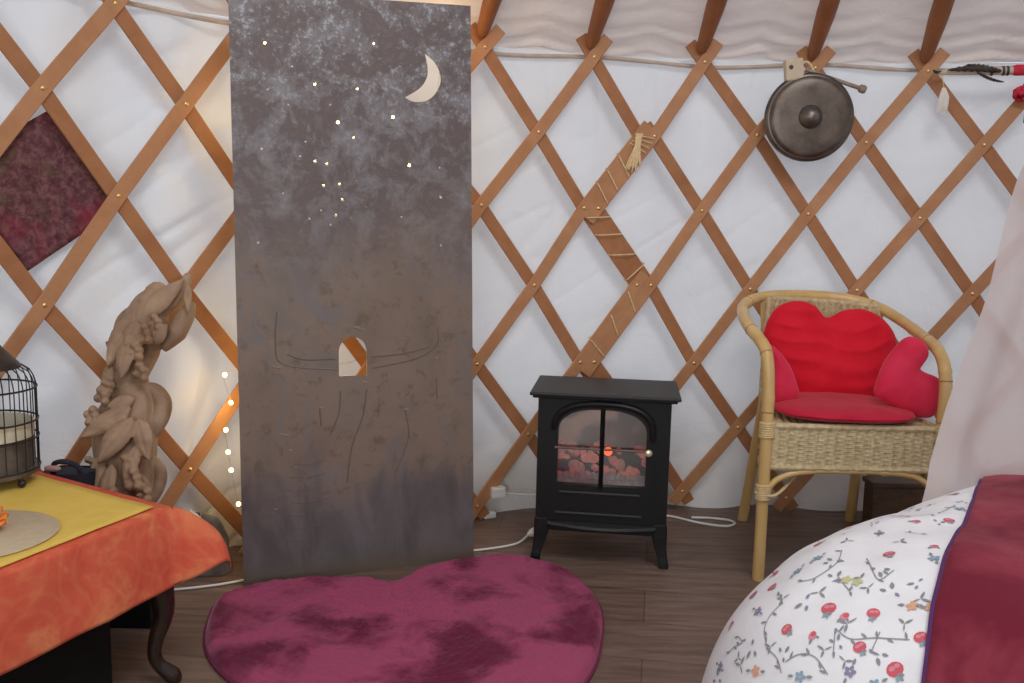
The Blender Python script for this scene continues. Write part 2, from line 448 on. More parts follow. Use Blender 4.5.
# ------------------------------------------------------------------ lattice
PH, DPH, DZ = -.3403, .06545, .235
OFF = {(-2, 0): (-.018, 0), (-1, 1): (-.016, 0), (0, 0): (-0.0037, 0.0056), (2, 0): (-0.0035, 0.0009), (4, 0): (0.0001, 0.0026), (6, 0): (0.0013, -0.0071), (8, 0): (-0.0009, -0.0151), (1, 1): (-0.0027, 0.0021), (3, 1): (-0.0005, 0.0046), (5, 1): (0.0027, 0.0182), (7, 1): (0.001, 0.001), (9, 1): (0.0013, -0.0043), (0, 2): (-0.005, 0.0106), (2, 2): (-0.0009, 0.0109), (4, 2): (0.0056, 0.0116), (8, 2): (0.0033, 0.0036), (6, 2): (0.0043, 0.0086), (1, 3): (-0.0033, 0.0022), (3, 3): (0.0031, 0.0051), (9, 3): (0.0029, 0.0054), (5, 3): (0.005, -0.0016), (0, 4): (-0.0064, -0.0089), (2, 4): (0.0007, -0.01), (4, 4): (0.0053, -0.0129), (1, 5): (-0.006, -0.0057), (5, 5): (-0.0005, 0.0098), (0, 6): (-0.0031, 0.0033), (4, 6): (-0.0015, 0.0241), (-7, 1): (0.0028, 0.0082), (-5, 1): (-0.001, 0.0062), (-6, 0): (0.0022, -0.0094), (-6, 2): (-0.001, 0.0031), (-7, 3): (-0.0037, -0.0231), (-5, 5): (-0.006, -0.0101), (-5, 3): (-0.007, 0.0011)}
def crossing(c, r):
    if (c, r) in OFF: da, dz = OFF[(c, r)]
    else:
        sw = da = dz = 0
        for (c2, r2), (a, z) in OFF.items():
            k = 1 / ((c - c2) ** 2 + (r - r2) ** 2) ** 1.5; sw += k; da += k * a; dz += k * z
        da, dz = da / (sw + .02), dz / (sw + .02)
    return PH + c * DPH + da, ZT - r * DZ + dz
ZIG = {1: 3, 2: 2, 3: 3, 4: 2, 5: 3, 6: 2}   # where the two lattice sections overlap
def lath(pts, r, name, mt, parent, width=.0385, th=.0085, ext0=.06, ext1=.045):
    """pts: (angle, z) list from top to bottom; a flat bar that follows the round wall"""
    P = [V((a * RW, z)) for a, z in pts]
    d0 = (P[0] - P[1]).normalized(); d1 = (P[-1] - P[-2]).normalized()
    P = [P[0] + d0 * ext0] + P + [P[-1] + d1 * ext1]
    F = []
    for i in range(len(P) - 1):
        for k in range(4): F.append(P[i].lerp(P[i + 1], k / 4))
    F.append(P[-1]); n = len(F); vs = []
    for i in range(n):
        t = (F[min(i + 1, n - 1)] - F[max(i - 1, 0)]).normalized(); nn = V((-t.y, t.x))
        for sgn, dr in ((-1, 0), (1, 0), (1, th), (-1, th)):
            q = F[i] + nn * sgn * width / 2
            vs.append(cyl(q.x / RW, r + dr, q.y))
    fs = [(0, 1, 2, 3), tuple((n - 1) * 4 + k for k in (3, 2, 1, 0))]
    for i in range(n - 1):
        for k in range(4): fs.append((i * 4 + k, i * 4 + (k + 1) % 4, (i + 1) * 4 + (k + 1) % 4, (i + 1) * 4 + k))
    mb = MB(); mb.add(vs, fs)
    return mb.build(name, mt, parent, smooth=False, bevel=.0022)
a0, z0 = crossing(-4, 6)
LATL = empty('lattice_panel', cyl(crossing(-3, 6)[0], RW, .0), 'wooden trellis wall section behind the steel panel, carved sculpture and table', 'lattice')
LATR = empty('lattice_panel', cyl(crossing(7, 6)[0], RW, .0), 'wooden trellis wall section behind the wicker chair with the gong hung on it', 'lattice')
bolt = MB()
bm_ = Matrix.Rotation(PI / 2, 4, 'X')
bolt.lathe([(.0001, .0035), (.004, .003), (.0058, .0012), (.006, 0)], 10, bm_)
for sect, par, c0, c1 in (('L', LATL, -10, 3), ('R', LATR, 2, 14)):
    seen = set()
    def inside(c, r):
        if c < c0 or c > c1: return False
        if r == 0: return c <= 2 if sect == 'L' else c >= 4
        return c <= ZIG[r] if sect == 'L' else c >= ZIG[r]
    def pos(c, r):
        a, z = crossing(c, r)
        if r > 0 and ZIG[r] == c: a += -.0088 if sect == 'L' else .0088
        return a, z
    for k in range(-20, 24, 2):
        for kind in (1, -1):                 # 1: front laths leaning right, -1: rear laths leaning left
            pts = [(k - kind * r, r) for r in range(7)]
            pts = [p for p in pts if inside(*p)]
            if len(pts) < 2: continue
            e0 = .074 if pts[0][1] == 0 else .045; e1 = .05
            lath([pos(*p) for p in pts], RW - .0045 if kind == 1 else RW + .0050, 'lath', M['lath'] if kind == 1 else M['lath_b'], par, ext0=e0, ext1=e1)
            if kind == 1:
                for p in pts:
                    if p in seen: continue
                    seen.add(p); a, z = pos(*p)
                    bo = bolt.build('bolt', M['brass'], None)
                    bo.location = cyl(a, RW - .0045, z); bo.rotation_euler.z = -a
                    bo.parent = par; bo.matrix_parent_inverse = Matrix.Translation(-par.location)

# cord that lashes the two sections together
ro = MB()
run = []
def tie(a, z, slope, half=.055):
    """one turn of cord across the front of a doubled lath, then behind it to the next turn"""
    d = V((math.cos(slope), math.sin(slope)))
    for i in range(9):
        t = (i / 8 - .5) * 2
        q = V((a * RW, z)) + d * half * t
        run.append(cyl(q.x / RW, RW - .0078 if abs(t) < .86 else RW + .006, q.y))
    q = V((a * RW, z)) + d * half; run.append(cyl(q.x / RW, RW + .0165, q.y))
    run.append(cyl(a, RW + .018, z))
def cr(c, r): return V(crossing(c, r))
def along(p, q, t): return cr(*p).lerp(cr(*q), t)
for i in range(4):
    x = along((3, 1), (2, 2), .02 + .05 * i); tie(x[0], x[1], -.15 - .12 * i, .036)
for p, q, ts, sl in (((3, 1), (2, 2), (.42, .62, .80), -1.05), ((2, 2), (3, 3), (.12, .34, .60), .06), ((2, 2), (3, 3), (.83,), .75), ((3, 3), (2, 4), (.22, .52), -1.2), ((3, 3), (2, 4), (.82,), -.85)):
    for t in ts:
        x = along(p, q, t); tie(x[0], x[1], sl, .043)
ro.tube(run, .0022, 6)
rope = ro.build('lashing_cord', M['cord'])
tag(rope, 'straw coloured cord wound zigzag around the doubled laths above the stove', 'cord')
ts = MB()
tb = cyl(crossing(3, 1)[0] - .012, RW - .016, crossing(3, 1)[1] - .035)
for i in range(16):
    an = random.uniform(-.45, .15); L = random.uniform(.055, .085)
    ts.tube([tb + V((random.uniform(-.008, .012), 0, .04)), tb + V((an * .02, -.006, 0)), tb + V((an * .05 + random.uniform(-.006, .006), -.008, -L * .6)), tb + V((an * .09, -.004, -L))], [.0035, .0045, .004, .0015], 5)
ts.build('tassel', M['cord'], rope)

# roof poles, each resting in the fork above a top crossing
names = {0: 'brown roof pole beside the top right corner of the steel panel, lit orange from below',
         2: 'brown roof pole second from the steel panel, left of the lashed joint',
         4: 'brown roof pole standing in the lattice fork above the stove, right of the lashed joint',
         6: 'brown roof pole standing in the lattice fork directly above the round gong',
         8: 'brown roof pole at the top right, in the fork beside the feathered stick'}
for c, lab in names.items():
    a, z = crossing(c, 0)
    e = empty('roof_pole', cyl(a, RW - .01, z + .03), lab, 'roof pole', 'roof poles rising from the lattice')
    p = MB(); A = cyl(a - .004, RW + .004, z + .034); B = cyl(a - .001, .62, z + .022 + (RW - .63) * SL)
    p.tube([A, A.lerp(B, .012), A.lerp(B, .06), A.lerp(B, .3), B], [.014, .021, .0285, .031, .027], 12)
    p.build('pole', M['pole'], e, angle=60)
    q = MB(); q.tube([A.lerp(B, .985), B + (B - A).normalized() * .03], .029, 12); q.build('pole_tip', M['lath_b'], e)

# ------------------------------------------------------------------ wall hanging at the left, between lattice and canvas
hc = [V((-1.088, 2.168, 1.192)), V((-.985, 2.262, .955)), V((-1.145, 2.114, .804)), V((-1.235, 2.01, 1.046))]
def hang_pt(u, v):
    p = hc[0].lerp(hc[1], u).lerp(hc[3].lerp(hc[2], u), v)
    a = math.atan2(p.x - CX, p.y - CY); return cyl(a, 2.672 + .003 * noise.noise((u * 6, v * 6, 0)), p.z)
h = MB(); h.grid(24, 24, hang_pt); tag(h.build('wall_hanging', M['hanging'], solid=.003), 'dark burgundy patterned cloth tucked behind the lattice at far left', 'wall hanging')

# ------------------------------------------------------------------ steel panel with cut-out night sky
PA = V((-.675, 2.209, 0)); PU = V((.917, .398, 0)).normalized(); PN = V((-PU.y, PU.x, 0))
PW = V((0, 0, math.cos(.04))) + PN * math.sin(.04); PNN = PU.cross(PW) * -1
def pan(a, b, d=0): return PA + PU * a + PW * b + PNN * d
outer = [(0, 0), (.632, 0), (.618, 1.5215), (.30, 1.505), (-.006, 1.492)]
moonO = [(.434, 1.268), (.457, 1.258), (.490, 1.262), (.516, 1.280), (.533, 1.311), (.531, 1.341), (.515, 1.367), (.489, 1.386)]
moonI = [(.496, 1.356), (.496, 1.328), (.482, 1.301), (.457, 1.281)]
moon = [(p.x, p.y) for p in spline([V((x, y, 0)) for x, y in moonO], 5)] + [(p.x, p.y) for p in spline([V((x, y, 0)) for x, y in [(.489, 1.386)] + moonI + [(.434, 1.268)]], 5)][1:-1]
arch = [(.252, .538), (.326, .537)] + [(.289 + .037 * math.cos(t), .601 + .039 * math.sin(t)) for t in [PI * i / 14 for i in range(15)]]
STARS = [(0.078, 1.372, 2), (0.353, 1.397, 2), (0.144, 1.322, 1), (0.2, 1.282, 2), (0.309, 1.279, 2), (0.083, 1.261, 1), (0.133, 1.228, 1), (0.238, 1.235, 1), (0.257, 1.192, 3), (0.403, 1.215, 3), (0.144, 1.168, 1), (0.298, 1.155, 2), (0.206, 1.145, 1), (0.174, 1.139, 1), (0.066, 1.116, 1), (0.24, 1.106, 1), (0.16, 1.102, 1), (0.198, 1.09, 2), (0.228, 1.085, 2), (0.447, 1.092, 3), (0.531, 1.09, 1), (0.353, 1.051, 1), (0.301, 1.046, 1), (0.219, 1.03, 2), (0.26, 1.035, 2), (0.116, 1.008, 1), (0.534, 1.011, 2), (0.267, 0.996, 2), (0.33, 0.983, 1), (0.211, 0.968, 1), (0.249, 0.955, 2), (0.289, 0.95, 1), (0.424, 0.956, 1), (0.235, 0.932, 1), (0.181, 0.946, 1), (0.534, 0.882, 1), (0.053, 0.884, 1)]
loops = [outer, moon, arch]
for i, (x, y, k) in enumerate(STARS):
    R = {1: .0042, 2: .0058, 3: .0075}[k]; r0 = random.uniform(0, 1.2)
    loops.append([(x + (R if j % 2 == 0 else R * .45) * math.cos(r0 + j * PI / 5), y + (R if j % 2 == 0 else R * .45) * math.sin(r0 + j * PI / 5)) for j in range(10)])
panel = filled('steel_panel', loops, .003, lambda a, b, d: pan(a, b, d), M['steel'])
tag(panel, 'tall dark weathered steel sheet with cut out moon, stars and small arch', 'steel panel')
s = MB()
def scr(pts, r=.0016):
    P = spline([pan(a, b, -.0020) for a, b in pts], 6); s.tube(P, r, 5)
scr([(.095, .71), (.09, .63), (.11, .575), (.25, .555)]); scr([(.34, .555), (.46, .575), (.52, .61), (.525, .66)], .0013)
scr([(.12, .60), (.16, .585), (.24, .583)], .0012); scr([(.34, .585), (.42, .590), (.50, .605)], .0012)
scr([(.255, .50), (.25, .44), (.225, .38)]); scr([(.325, .50), (.315, .43), (.285, .35), (.27, .25)]); 
scr([(.52, .52), (.523, .46)], .0015); scr([(.43, .44), (.44, .36), (.40, .26)], .0015); scr([(.36, .46), (.355, .42)], .0012); scr([(.20, .455), (.203, .41)], .0015)
for k in range(14):
    x0 = .12 + .01 * math.sin(k); z0 = .33 - k * .017
    if k % 2: scr([(x0, z0), (x0 + .04, z0 - .005), (x0 + .09, z0 + .003)], .0008)
s.build('weld_marks', M['scratch'], panel)
s = MB()
for a, b, L in ((.077, .572, .03), (.285, .668, .035), (.315, .521, .012), (.518, .578, .008), (.20, .46, .01), (.43, .44, .012), (.12, .352, .008), (.135, .306, .004), (.10, .395, .02), (.08, .20, .008), (.295, .668, .012)):
    s.tube([pan(a, b, -.0022), pan(a + L, b - L * .25, -.0022)], .0013, 5)
s.build('bright_scuffs', M['bright'], panel)

# fairy lights behind the panel
FL = empty('fairy_lights', pan(.3, .02, .05), 'string of warm glowing fairy lights hanging behind the steel panel', 'fairy lights')
path = []; bulbs = []
for (x, y, k) in sorted(STARS, key=lambda t: -t[1]):
    if k >= 2:
        p = pan(x + .004, y + (.0075 if k < 3 else .003), .018 if k == 3 else .026); path.append(p); bulbs.append(p)
path.append(pan(.30, .80, .05))
for q in ((.36, .62, .11), (.30, .56, .10)): path.append(pan(*q))
path.append(pan(.05, .55, .12))
for q in ((-.764, 2.366, .527), (-.752, 2.375, .45), (-.764, 2.366, .377), (-.760, 2.369, .315), (-.754, 2.373, .264), (-.735, 2.37, .17)):
    path.append(V(q)); bulbs.append(V(q))
path2 = [pan(.30, 1.45, .06), pan(.52, 1.47, .10), pan(.585, 1.50, .16), pan(.60, 1.40, .2), pan(.57, 1.1, .2), pan(.55, .8, .2), pan(.5, .5, .2), pan(.35, .66, .14), pan(.2, .8, .15), pan(.1, 1.0, .18), pan(.03, 1.2, .18), pan(.02, 1.4, .18)]
bulbs += path2[1:]
wr = MB(); wr.tube(spline(path, 5), .0005, 5); wr.tube(spline(path2, 5), .0005, 5); wr.build('light_wire', M['wire'], FL)
bb = MB(); bb.ball((0, 0, 0), .0042, 8, 6)
proto = bb.build('bulb', M['bulb'], FL)
for i, p in enumerate(bulbs):
    o = proto if i == 0 else proto.copy()
    if i: COL.objects.link(o)
    o.parent = FL; o.matrix_parent_inverse = Matrix.Translation(-FL.location); o.location = p
    if p.x < -.73: o.scale = (1.5, 1.5, 1.5)

for q_, pw in ((pan(.10, .62, .10), .75), (pan(.30, 1.05, .12), .9), (pan(.60, 1.47, .14), .8), (pan(.05, 1.22, .12), .75), (V((-.762, 2.355, .45)), .5), (pan(.30, .55, .12), .8), (pan(.04, .30, .12), .4), (pan(.60, 1.1, .13), .35), (pan(.46, 1.30, .17), .6)):
    l = bpy.data.lights.new('fairy_light_glow', 'POINT'); l.energy = pw * .5; l.color = (1, .64, .20); l.shadow_soft_size = .02
    o = bpy.data.objects.new('fairy_light_glow', l); o.location = q_; COL.objects.link(o)

# ------------------------------------------------------------------ electric stove
SU = V((.357, -.045, 0)).normalized(); SN = V((-SU.y, SU.x, 0)); S0 = V((.077, 2.456, 0))
def sp(a, d, z): return S0 + SU * a + SN * d + V((0, 0, z))     # a: across, d: depth from the front, z: height
SM = Matrix(((SU.x, SN.x, 0, S0.x), (SU.y, SN.y, 0, S0.y), (0, 0, 1, 0), (0, 0, 0, 1)))
ST = empty('electric_stove', sp(.18, .12, 0), 'black electric stove heater with arched glass door and glowing coals', 'stove')
W_, D_ = .366, .235
def arch_loop(x0, x1, zb, zs, zt, n=18):
    xc = (x0 + x1) / 2; L = [(x0, zb), (x1, zb)]
    for i in range(n + 1):
        t = PI * i / n
        L.append((xc + (x1 - x0) / 2 * math.copysign(abs(math.cos(t)) ** .8, math.cos(t)), zs + (zt - zs) * math.sin(t) ** .8))
    return L
hole = arch_loop(.058, .302, .226, .375, .444)
o = filled('front_plate', [[(0, .088), (W_, .088), (W_, .470), (0, .470)], hole], .012, lambda a, b, d: sp(a, d + .010, b), M['iron'], ST)
b_ = MB(); b_.box(0, .010, .016, D_, .088, .470, SM); b_.box(W_ - .010, W_, .016, D_, .088, .470, SM); b_.box(.010, W_ - .010, D_ - .01, D_, .088, .470, SM)
b_.box(.010, W_ - .010, .016, D_ - .01, .088, .098, SM); b_.box(.010, W_ - .010, .016, D_ - .01, .46, .47, SM)
b_.build('casing', M['iron'], ST, smooth=False)
t_ = MB(); t_.box(-.022, W_ + .024, -.030, D_ + .018, .478, .488, SM); tp = t_.build('top_plate', M['iron_top'], ST, smooth=False, bevel=.004)
t_ = MB(); t_.box(-.014, W_ + .015, -.020, D_ + .010, .470, .4785, SM); t_.build('top_moulding', M['iron'], ST, smooth=False, bevel=.003)
# door: raised arched frame, glazing bars, glass, knob
DR = MB()
ol = arch_loop(.036, .328, .120, .375, .466, 24)
o = filled('door', [arch_loop(.040, .326, .122, .380, .464, 24), arch_loop(.058, .302, .226, .372, .442, 24)], .010, lambda a, b, d: sp(a, d - .002, b), M['iron'], ST); door = o
mo = MB()
al = arch_loop(.046, .318, .36, .382, .458, 24)[1:]
mo.tube([sp(a, -.010, b) for a, b in al[0:]], [.006] + [.0085] * (len(al) - 2) + [.006], 8)
mo.build('arch_moulding', M['iron'], door)
mo = MB(); mo.tube([sp(.180, -.006, .226), sp(.180, -.006, .442)], .0065, 8); mo.tube([sp(.180, -.006, .218), sp(.18, -.006, .45)], .0065, 8)
mo.build('glazing_bar', M['iron'], door)
mo = MB(); mo.tube([sp(.050, -.007, .331), sp(.312, -.007, .331)], .0035, 8); mo.build('glazing_bar', M['tray'], door)
mo = MB(); mo.tube([sp(.066, -.010, .206), sp(.288, -.010, .206)], .0042, 8); mo.build('raised_bead', M['iron_top'], door)
mo = MB(); mo.tube([sp(.056, -.010, .146), sp(.296, -.010, .146)], .0042, 8); mo.build('raised_bead', M['iron_top'], door)
mo = MB(); KM = Matrix.Translation(sp(.308, -.006, .332)) @ SM.to_3x3().to_4x4() @ Matrix.Rotation(PI / 2, 4, 'X')
mo.lathe([(.003, 0), (.0035, .008), (.0085, .012), (.0105, .018), (.008, .024), (.0001, .026)], 16, KM); mo.build('knob', M['knob'], door)
gl = MB(); gl.prism(hole, .004, .006, lambda a, b, d: sp(a, d, b)); gl.build('glass_pane', M['glass'], ST, smooth=False)
# ash lip under the door
lp = MB()
N_ = 20; ring = []
def lip(u, v):
    a = .036 + .30 * u; bow = -.012 - .030 * math.sin(PI * u); zz = .112 - .012 * math.sin(PI * u) * 0
    return [sp(a, .004, .121), sp(a, bow, .118), sp(a, bow - .003, .111), sp(a, bow + .004, .104), sp(a, .004, .100)][v]
vs = [lip(i / N_, k) for i in range(N_ + 1) for k in range(5)]
fs = [(i * 5 + k, i * 5 + (k + 1) % 5, (i + 1) * 5 + (k + 1) % 5, (i + 1) * 5 + k) for i in range(N_) for k in range(5)] + [(0, 1, 2, 3, 4), tuple(N_ * 5 + k for k in (4, 3, 2, 1, 0))]
lp.add(vs, fs); lp.build('ash_lip', M['iron_top'], ST)
for sx_, sd in ((0, 0), (1, 0), (0, 1), (1, 1)):
    lg = MB(); x = -.002 if sx_ == 0 else W_ + .002; dx = 1 if sx_ == 0 else -1; d = -.004 if sd == 0 else D_ + .002; dd = 1 if sd == 0 else -1
    prof = [(.125, 0, .040), (.09, -.001, .042), (.06, -.001, .034), (.03, -.004, .027), (.012, -.008, .026), (0, -.009, .028)]
    vs = []
    for z, o_, wd in prof:
        for ka, kd in ((0, 0), (1, 0), (1, 1), (0, 1)):
            vs.append(sp(x + dx * (o_ + ka * wd), d + dd * (o_ * .6 + kd * wd * .8), z))
    n = len(prof); fs = [(0, 1, 2, 3), tuple((n - 1) * 4 + k for k in range(4))]
    for i in range(n - 1):
        for k in range(4): fs.append((i * 4 + k, i * 4 + (k + 1) % 4, (i + 1) * 4 + (k + 1) % 4, (i + 1) * 4 + k))
    lg.add(vs, fs); lg.build('leg', M['iron'], ST, smooth=False, bevel=.003)
sc_ = MB()
sc_.grid(24, 20, lambda u, v: sp(.020 + .326 * u, .130 - .02 * math.sin(PI * u), .30 + .155 * v)); sc_.build('flame_screen', M['screen'], ST)
sc_ = MB(); sc_.grid(2, 2, lambda u, v: sp(.014 + .338 * u, .224, .10 + .35 * v)); sc_.build('inner_back', M['iron'], ST)
em = MB()
for i in range(46):
    a = random.uniform(.05, .315); d = random.uniform(.04, .12); z = .245 + (d - .04) * .75 + random.uniform(-.004, .012)
    em.ball(sp(a, d, z), random.uniform(.010, .019), 7, 5, Matrix.Rotation(random.uniform(0, 3), 3, V((random.random(), random.random(), 1)).normalized()), sc=(1.2, .9, .75))
em.build('coal_bed', M['ember'], ST)
gr = MB()
for i in range(40):
    a = .05 + .26 * i / 39; gr.tube([sp(a, .030 + random.uniform(-.003, .003), .226), sp(a + random.uniform(-.003, .003), .034, .252 + random.uniform(-.006, .006))], .0034, 6)
gr.box(.03, .335, .02, .03, .222, .236, SM); gr.box(.02, .345, .02, .13, .214, .224, SM)
gr.build('grate', M['ash'], ST)
la = MB(); la.ball(sp(.197, .060, .310), .0125, 14, 10); la.build('glow_lamp', M['lamp'], ST)
la = MB(); la.ball(sp(.148, .075, .312), .007, 10, 8); la.build('glow_lamp', M['ember'], ST)

# white leads
def cable(name, P, lab, r=.0035, plug=None):
    m_ = MB(); pts = spline(P, 8); m_.tube(pts, r, 8); o = m_.build(name, M['white_plastic']); tag(o, lab, 'cable'); return o
k = cable('power_cable', [(.075, 2.628, .012), (.062, 2.618, .012), (.023, 2.560, .005), (-.084, 2.504, .005), (-.25, 2.46, .005), (-.52, 2.35, .005), (-.711, 2.232, .005), (-.784, 2.197, .005), (-.852, 2.174, .005), (-.95, 2.14, .005)],
      'thin white cable along the floor from the stove past the steel panel to the table', .0032)
pl = MB(); pl.lathe([(.004, 0), (.007, .004), (.013, .02), (.014, .034), (.0001, .036)], 12, Matrix.Translation((.062, 2.618, .0142)) @ Matrix.Rotation(.9, 4, 'Z') @ Matrix.Rotation(PI / 2, 4, 'Y')); pl.build('plug', M['white_plastic'], k)
cable('power_cable', [(.43, 2.66, .03), (.48, 2.80, .008), (.525, 2.851, .005), (.617, 2.788, .005), (.691, 2.764, .005), (.728, 2.79, .005), (.715, 2.824, .005), (.66, 2.84, .005), (.600, 2.842, .005)],
      'white cable loop on the floor between the stove and the wicker chair', .0038)
ad = empty('plug_adapter', (-.065, 2.80, 0), 'small white plug lying on the floor right of the steel panel', 'plug')
pb = MB(); pb.box(-.022, .022, -.012, .012, 0, .020, Matrix.Translation((-.062, 2.805, .0)) @ Matrix.Rotation(.5, 4, 'Z')); pb.build('plug_body', M['white_plastic'], ad, smooth=False, bevel=.004)
pb = MB()
for dx in (-.008, .008): pb.tube([V((-.062 - .02 + .0, 2.80 + dx, .01)), V((-.062 - .042, 2.795 + dx, .009))], .0025, 6)
pb.build('plug_pin', M['knob'], ad)
so = MB(); so.box(-.024, .024, -.018, .018, -.018, .018, Matrix.Translation((-.035, 2.766 + .02, .093)) @ Matrix.Rotation(.3, 4, 'Z')); so_o = so.build('socket_box', M['white_plastic'], smooth=False, bevel=.005)
tag(so_o, 'white socket block on the wall foot between the steel panel and the stove', 'socket')
cb = MB(); cb.tube(spline([(-.012, 2.79, .088), (.05, 2.80, .082), (.14, 2.81, .080), (.30, 2.83, .075)], 6), .003, 8); cb.build('lead', M['white_plastic'], so_o)

# ------------------------------------------------------------------ wicker chair
CH = empty('wicker_armchair', (.91, 2.58, 0), 'bamboo and wicker armchair piled with red cushions by the lattice wall', 'chair')
hoop = [(.675, 2.345, .02), (.677, 2.345, .25)]
LP = [(.680, 2.335, .43), (.678, 2.338, .55), (.672, 2.352, .622), (.664, 2.40, .652), (.657, 2.48, .675), (.664, 2.58, .697), (.695, 2.69, .720), (.775, 2.775, .738), (.92, 2.815, .742), (1.05, 2.80, .733), (1.12, 2.75, .714), (1.155, 2.66, .684), (1.163, 2.55, .657), (1.153, 2.43, .637), (1.145, 2.36, .603), (1.144, 2.335, .54), (1.144, 2.335, .43)]
hp = spline(LP, 8)
r_ = MB(); r_.tube(hp, [.0165 + (.0016 if i % 22 == 5 else 0) for i in range(len(hp))], 12); r_.build('arm_hoop', M['cane'], CH)
nd = MB()
for i in (3, 16, 30, 50, 78, 100, 118, 126):
    t = (hp[i + 1] - hp[i]).normalized(); nd.tube([hp[i] - t * .003, hp[i], hp[i] + t * .003], [.0167, .0182, .0167], 12)
nd.build('cane_node', M['cane_d'], CH)
FLx, FRx = V((.680, 2.335, .43)), V((1.144, 2.335, .43))
BLx, BRx = V((.795, 2.77, .43)), V((1.110, 2.77, .43))
for top, ft in ((FLx, V((.684, 2.345, 0))), (FRx, V((1.155, 2.335, 0))), (BLx, V((.768, 2.845, 0))), (BRx, V((1.125, 2.86, 0)))):
    lg = MB(); lg.tube([top, top.lerp(ft, .3), top.lerp(ft, .7), ft], [.0165, .0165, .0160, .0165], 12); lg.build('leg', M['cane'], CH)
bk = MB()
for top, up in ((BLx, V((.775, 2.768, .735))), (BRx, V((1.108, 2.758, .712)))): bk.tube([top, up], .013, 10)
bk.build('back_post', M['cane'], CH)
# woven seat apron: stakes with weavers passing in front and behind them
def weave(u, v, stake, row):
    """height of a woven surface at u (along) and v (up), in metres"""
    j = math.floor(v / row); w_ = (v / row - j) * 2 - 1
    rib = abs(math.sin(PI * u / stake))
    ph = math.cos(PI * (u / stake + j))
    return .0070 * rib ** .7 + .0006 * ph + .0013 * math.sqrt(max(0, 1 - w_ * w_))
def weave_panel(name, P, Q, z0, z1, nout, stake=.0255, row=.0055, bulge=0):
    """between plan points P and Q"""
    L = (Q - P).length; d = (Q - P).normalized()
    nu = int(L / .0035); nv = int((z1 - z0) / .0011)
    def fn(u, v):
        h = weave(u * L, v * (z1 - z0), stake, row)
        return P + d * (u * L) + nout * (h + bulge * math.sin(PI * u)) + V((0, 0, z0 - P.z + v * (z1 - z0)))
    g = MB(); g.grid(nu, nv, fn)
    return g.build(name, M['wick'], CH, angle=180)
weave_panel('woven_apron', V((.694, 2.337, 0)), V((1.132, 2.337, 0)), .318, .428, V((0, -1, 0)))
weave_panel('woven_apron', V((.790, 2.765, 0)), V((.684, 2.35, 0)), .318, .428, V((-.97, .24, 0)))
weave_panel('woven_apron', V((1.142, 2.35, 0)), V((1.118, 2.765, 0)), .318, .428, V((1, .06, 0)))
eg = MB()
for z in (.318, .430):
    pts = [V((.688, 2.333, z)), V((1.138, 2.333, z)), V((1.112, 2.775, z)), V((.790, 2.775, z))]
    eg.tube([pts[0].lerp(pts[1], i / 30) + V((0, .0015 * math.sin(i * 2.2), 0)) for i in range(31)], .0085, 8)
    for a, b in ((1, 2), (2, 3), (3, 0)): eg.tube([pts[a], pts[b]], .0085, 8)
eg.build('rim_braid', M['wick'], CH)
st_ = MB()
st_.grid(120, 110, lambda u, v: V((.69 + .10 * v + (.45 - .12 * v) * u, 2.34 + .43 * v, .424 + weave(u * .45, v * .43, .021, .0072)))); st_.build('seat', M['wick'], CH, angle=180)
# curved woven back
def back_plan(u):
    x = .785 + .330 * u; y = 2.752 + .052 * math.sin(PI * u); return V((x, y, 0))
def back_fn(u, v):
    p = back_plan(u); ztop = .737 - .016 * u
    z = .43 + (ztop - .43) * v
    sh = 1 + .03 * (1 - v); x = .9425 + (p.x - .9425) * sh
    h = weave(u * .42, v * .32, .021, .0055)
    return V((x, p.y - h - .012, z))
g = MB(); g.grid(125, 280, back_fn); g.build('woven_back', M['wick'], CH, angle=180)
ed = MB()
for u in (0, 1): ed.tube([back_fn(u, v) + V((.004 * (1 if u else -1), 0, 0)) for v in (0, .3, .6, 1)], .011, 10)
ed.tube([back_fn(i / 20, 1.0) + V((0, .004, -.004)) for i in range(21)], .010, 8)
ed.build('back_edge', M['wick'], CH)
# bent braces and binding under the seat
br_ = MB(); br_.tube(spline([(.692, 2.335, .255), (.715, 2.335, .283), (.76, 2.335, .302), (.83, 2.335, .310), (.92, 2.335, .311), (1.0, 2.335, .310), (1.07, 2.335, .302), (1.112, 2.335, .283), (1.14, 2.335, .255)], 6), .0085, 10); br_.build('arched_brace', M['cane'], CH)
for xx, s1 in ((.690, 1), (1.146, -1)):
    br_ = MB(); br_.tube(spline([(xx, 2.352, .255), (xx + .006 * s1, 2.39, .285), (xx + .014 * s1, 2.46, .305), (xx + (.05 if s1 > 0 else -.01), 2.55, .308), (xx + (.075 if s1 > 0 else -.015), 2.66, .30), (xx + (.095 if s1 > 0 else -.02), 2.76, .26)], 6), .0085, 10); br_.build('arched_brace', M['cane'], CH)
br_ = MB(); br_.tube(spline([(.66, 2.335, .248), (.70, 2.318, .243), (.74, 2.345, .258), (.79, 2.40, .29)], 6), .0045, 8); br_.build('loose_cane', M['bind'], CH)
for x, y, z in ((.681, 2.337, .245), (.681, 2.336, .415), (1.145, 2.336, .415), (1.148, 2.335, .245)):
    bd_ = MB()
    for i in range(7): bd_.tube([V((x + .0185 * math.cos(t), y + .0185 * math.sin(t), z + .006 * i - .018 + .001 * t)) for t in [2 * PI * j / 12 for j in range(13)]], .0035, 6)
    bd_.build('binding', M['bind'], CH)

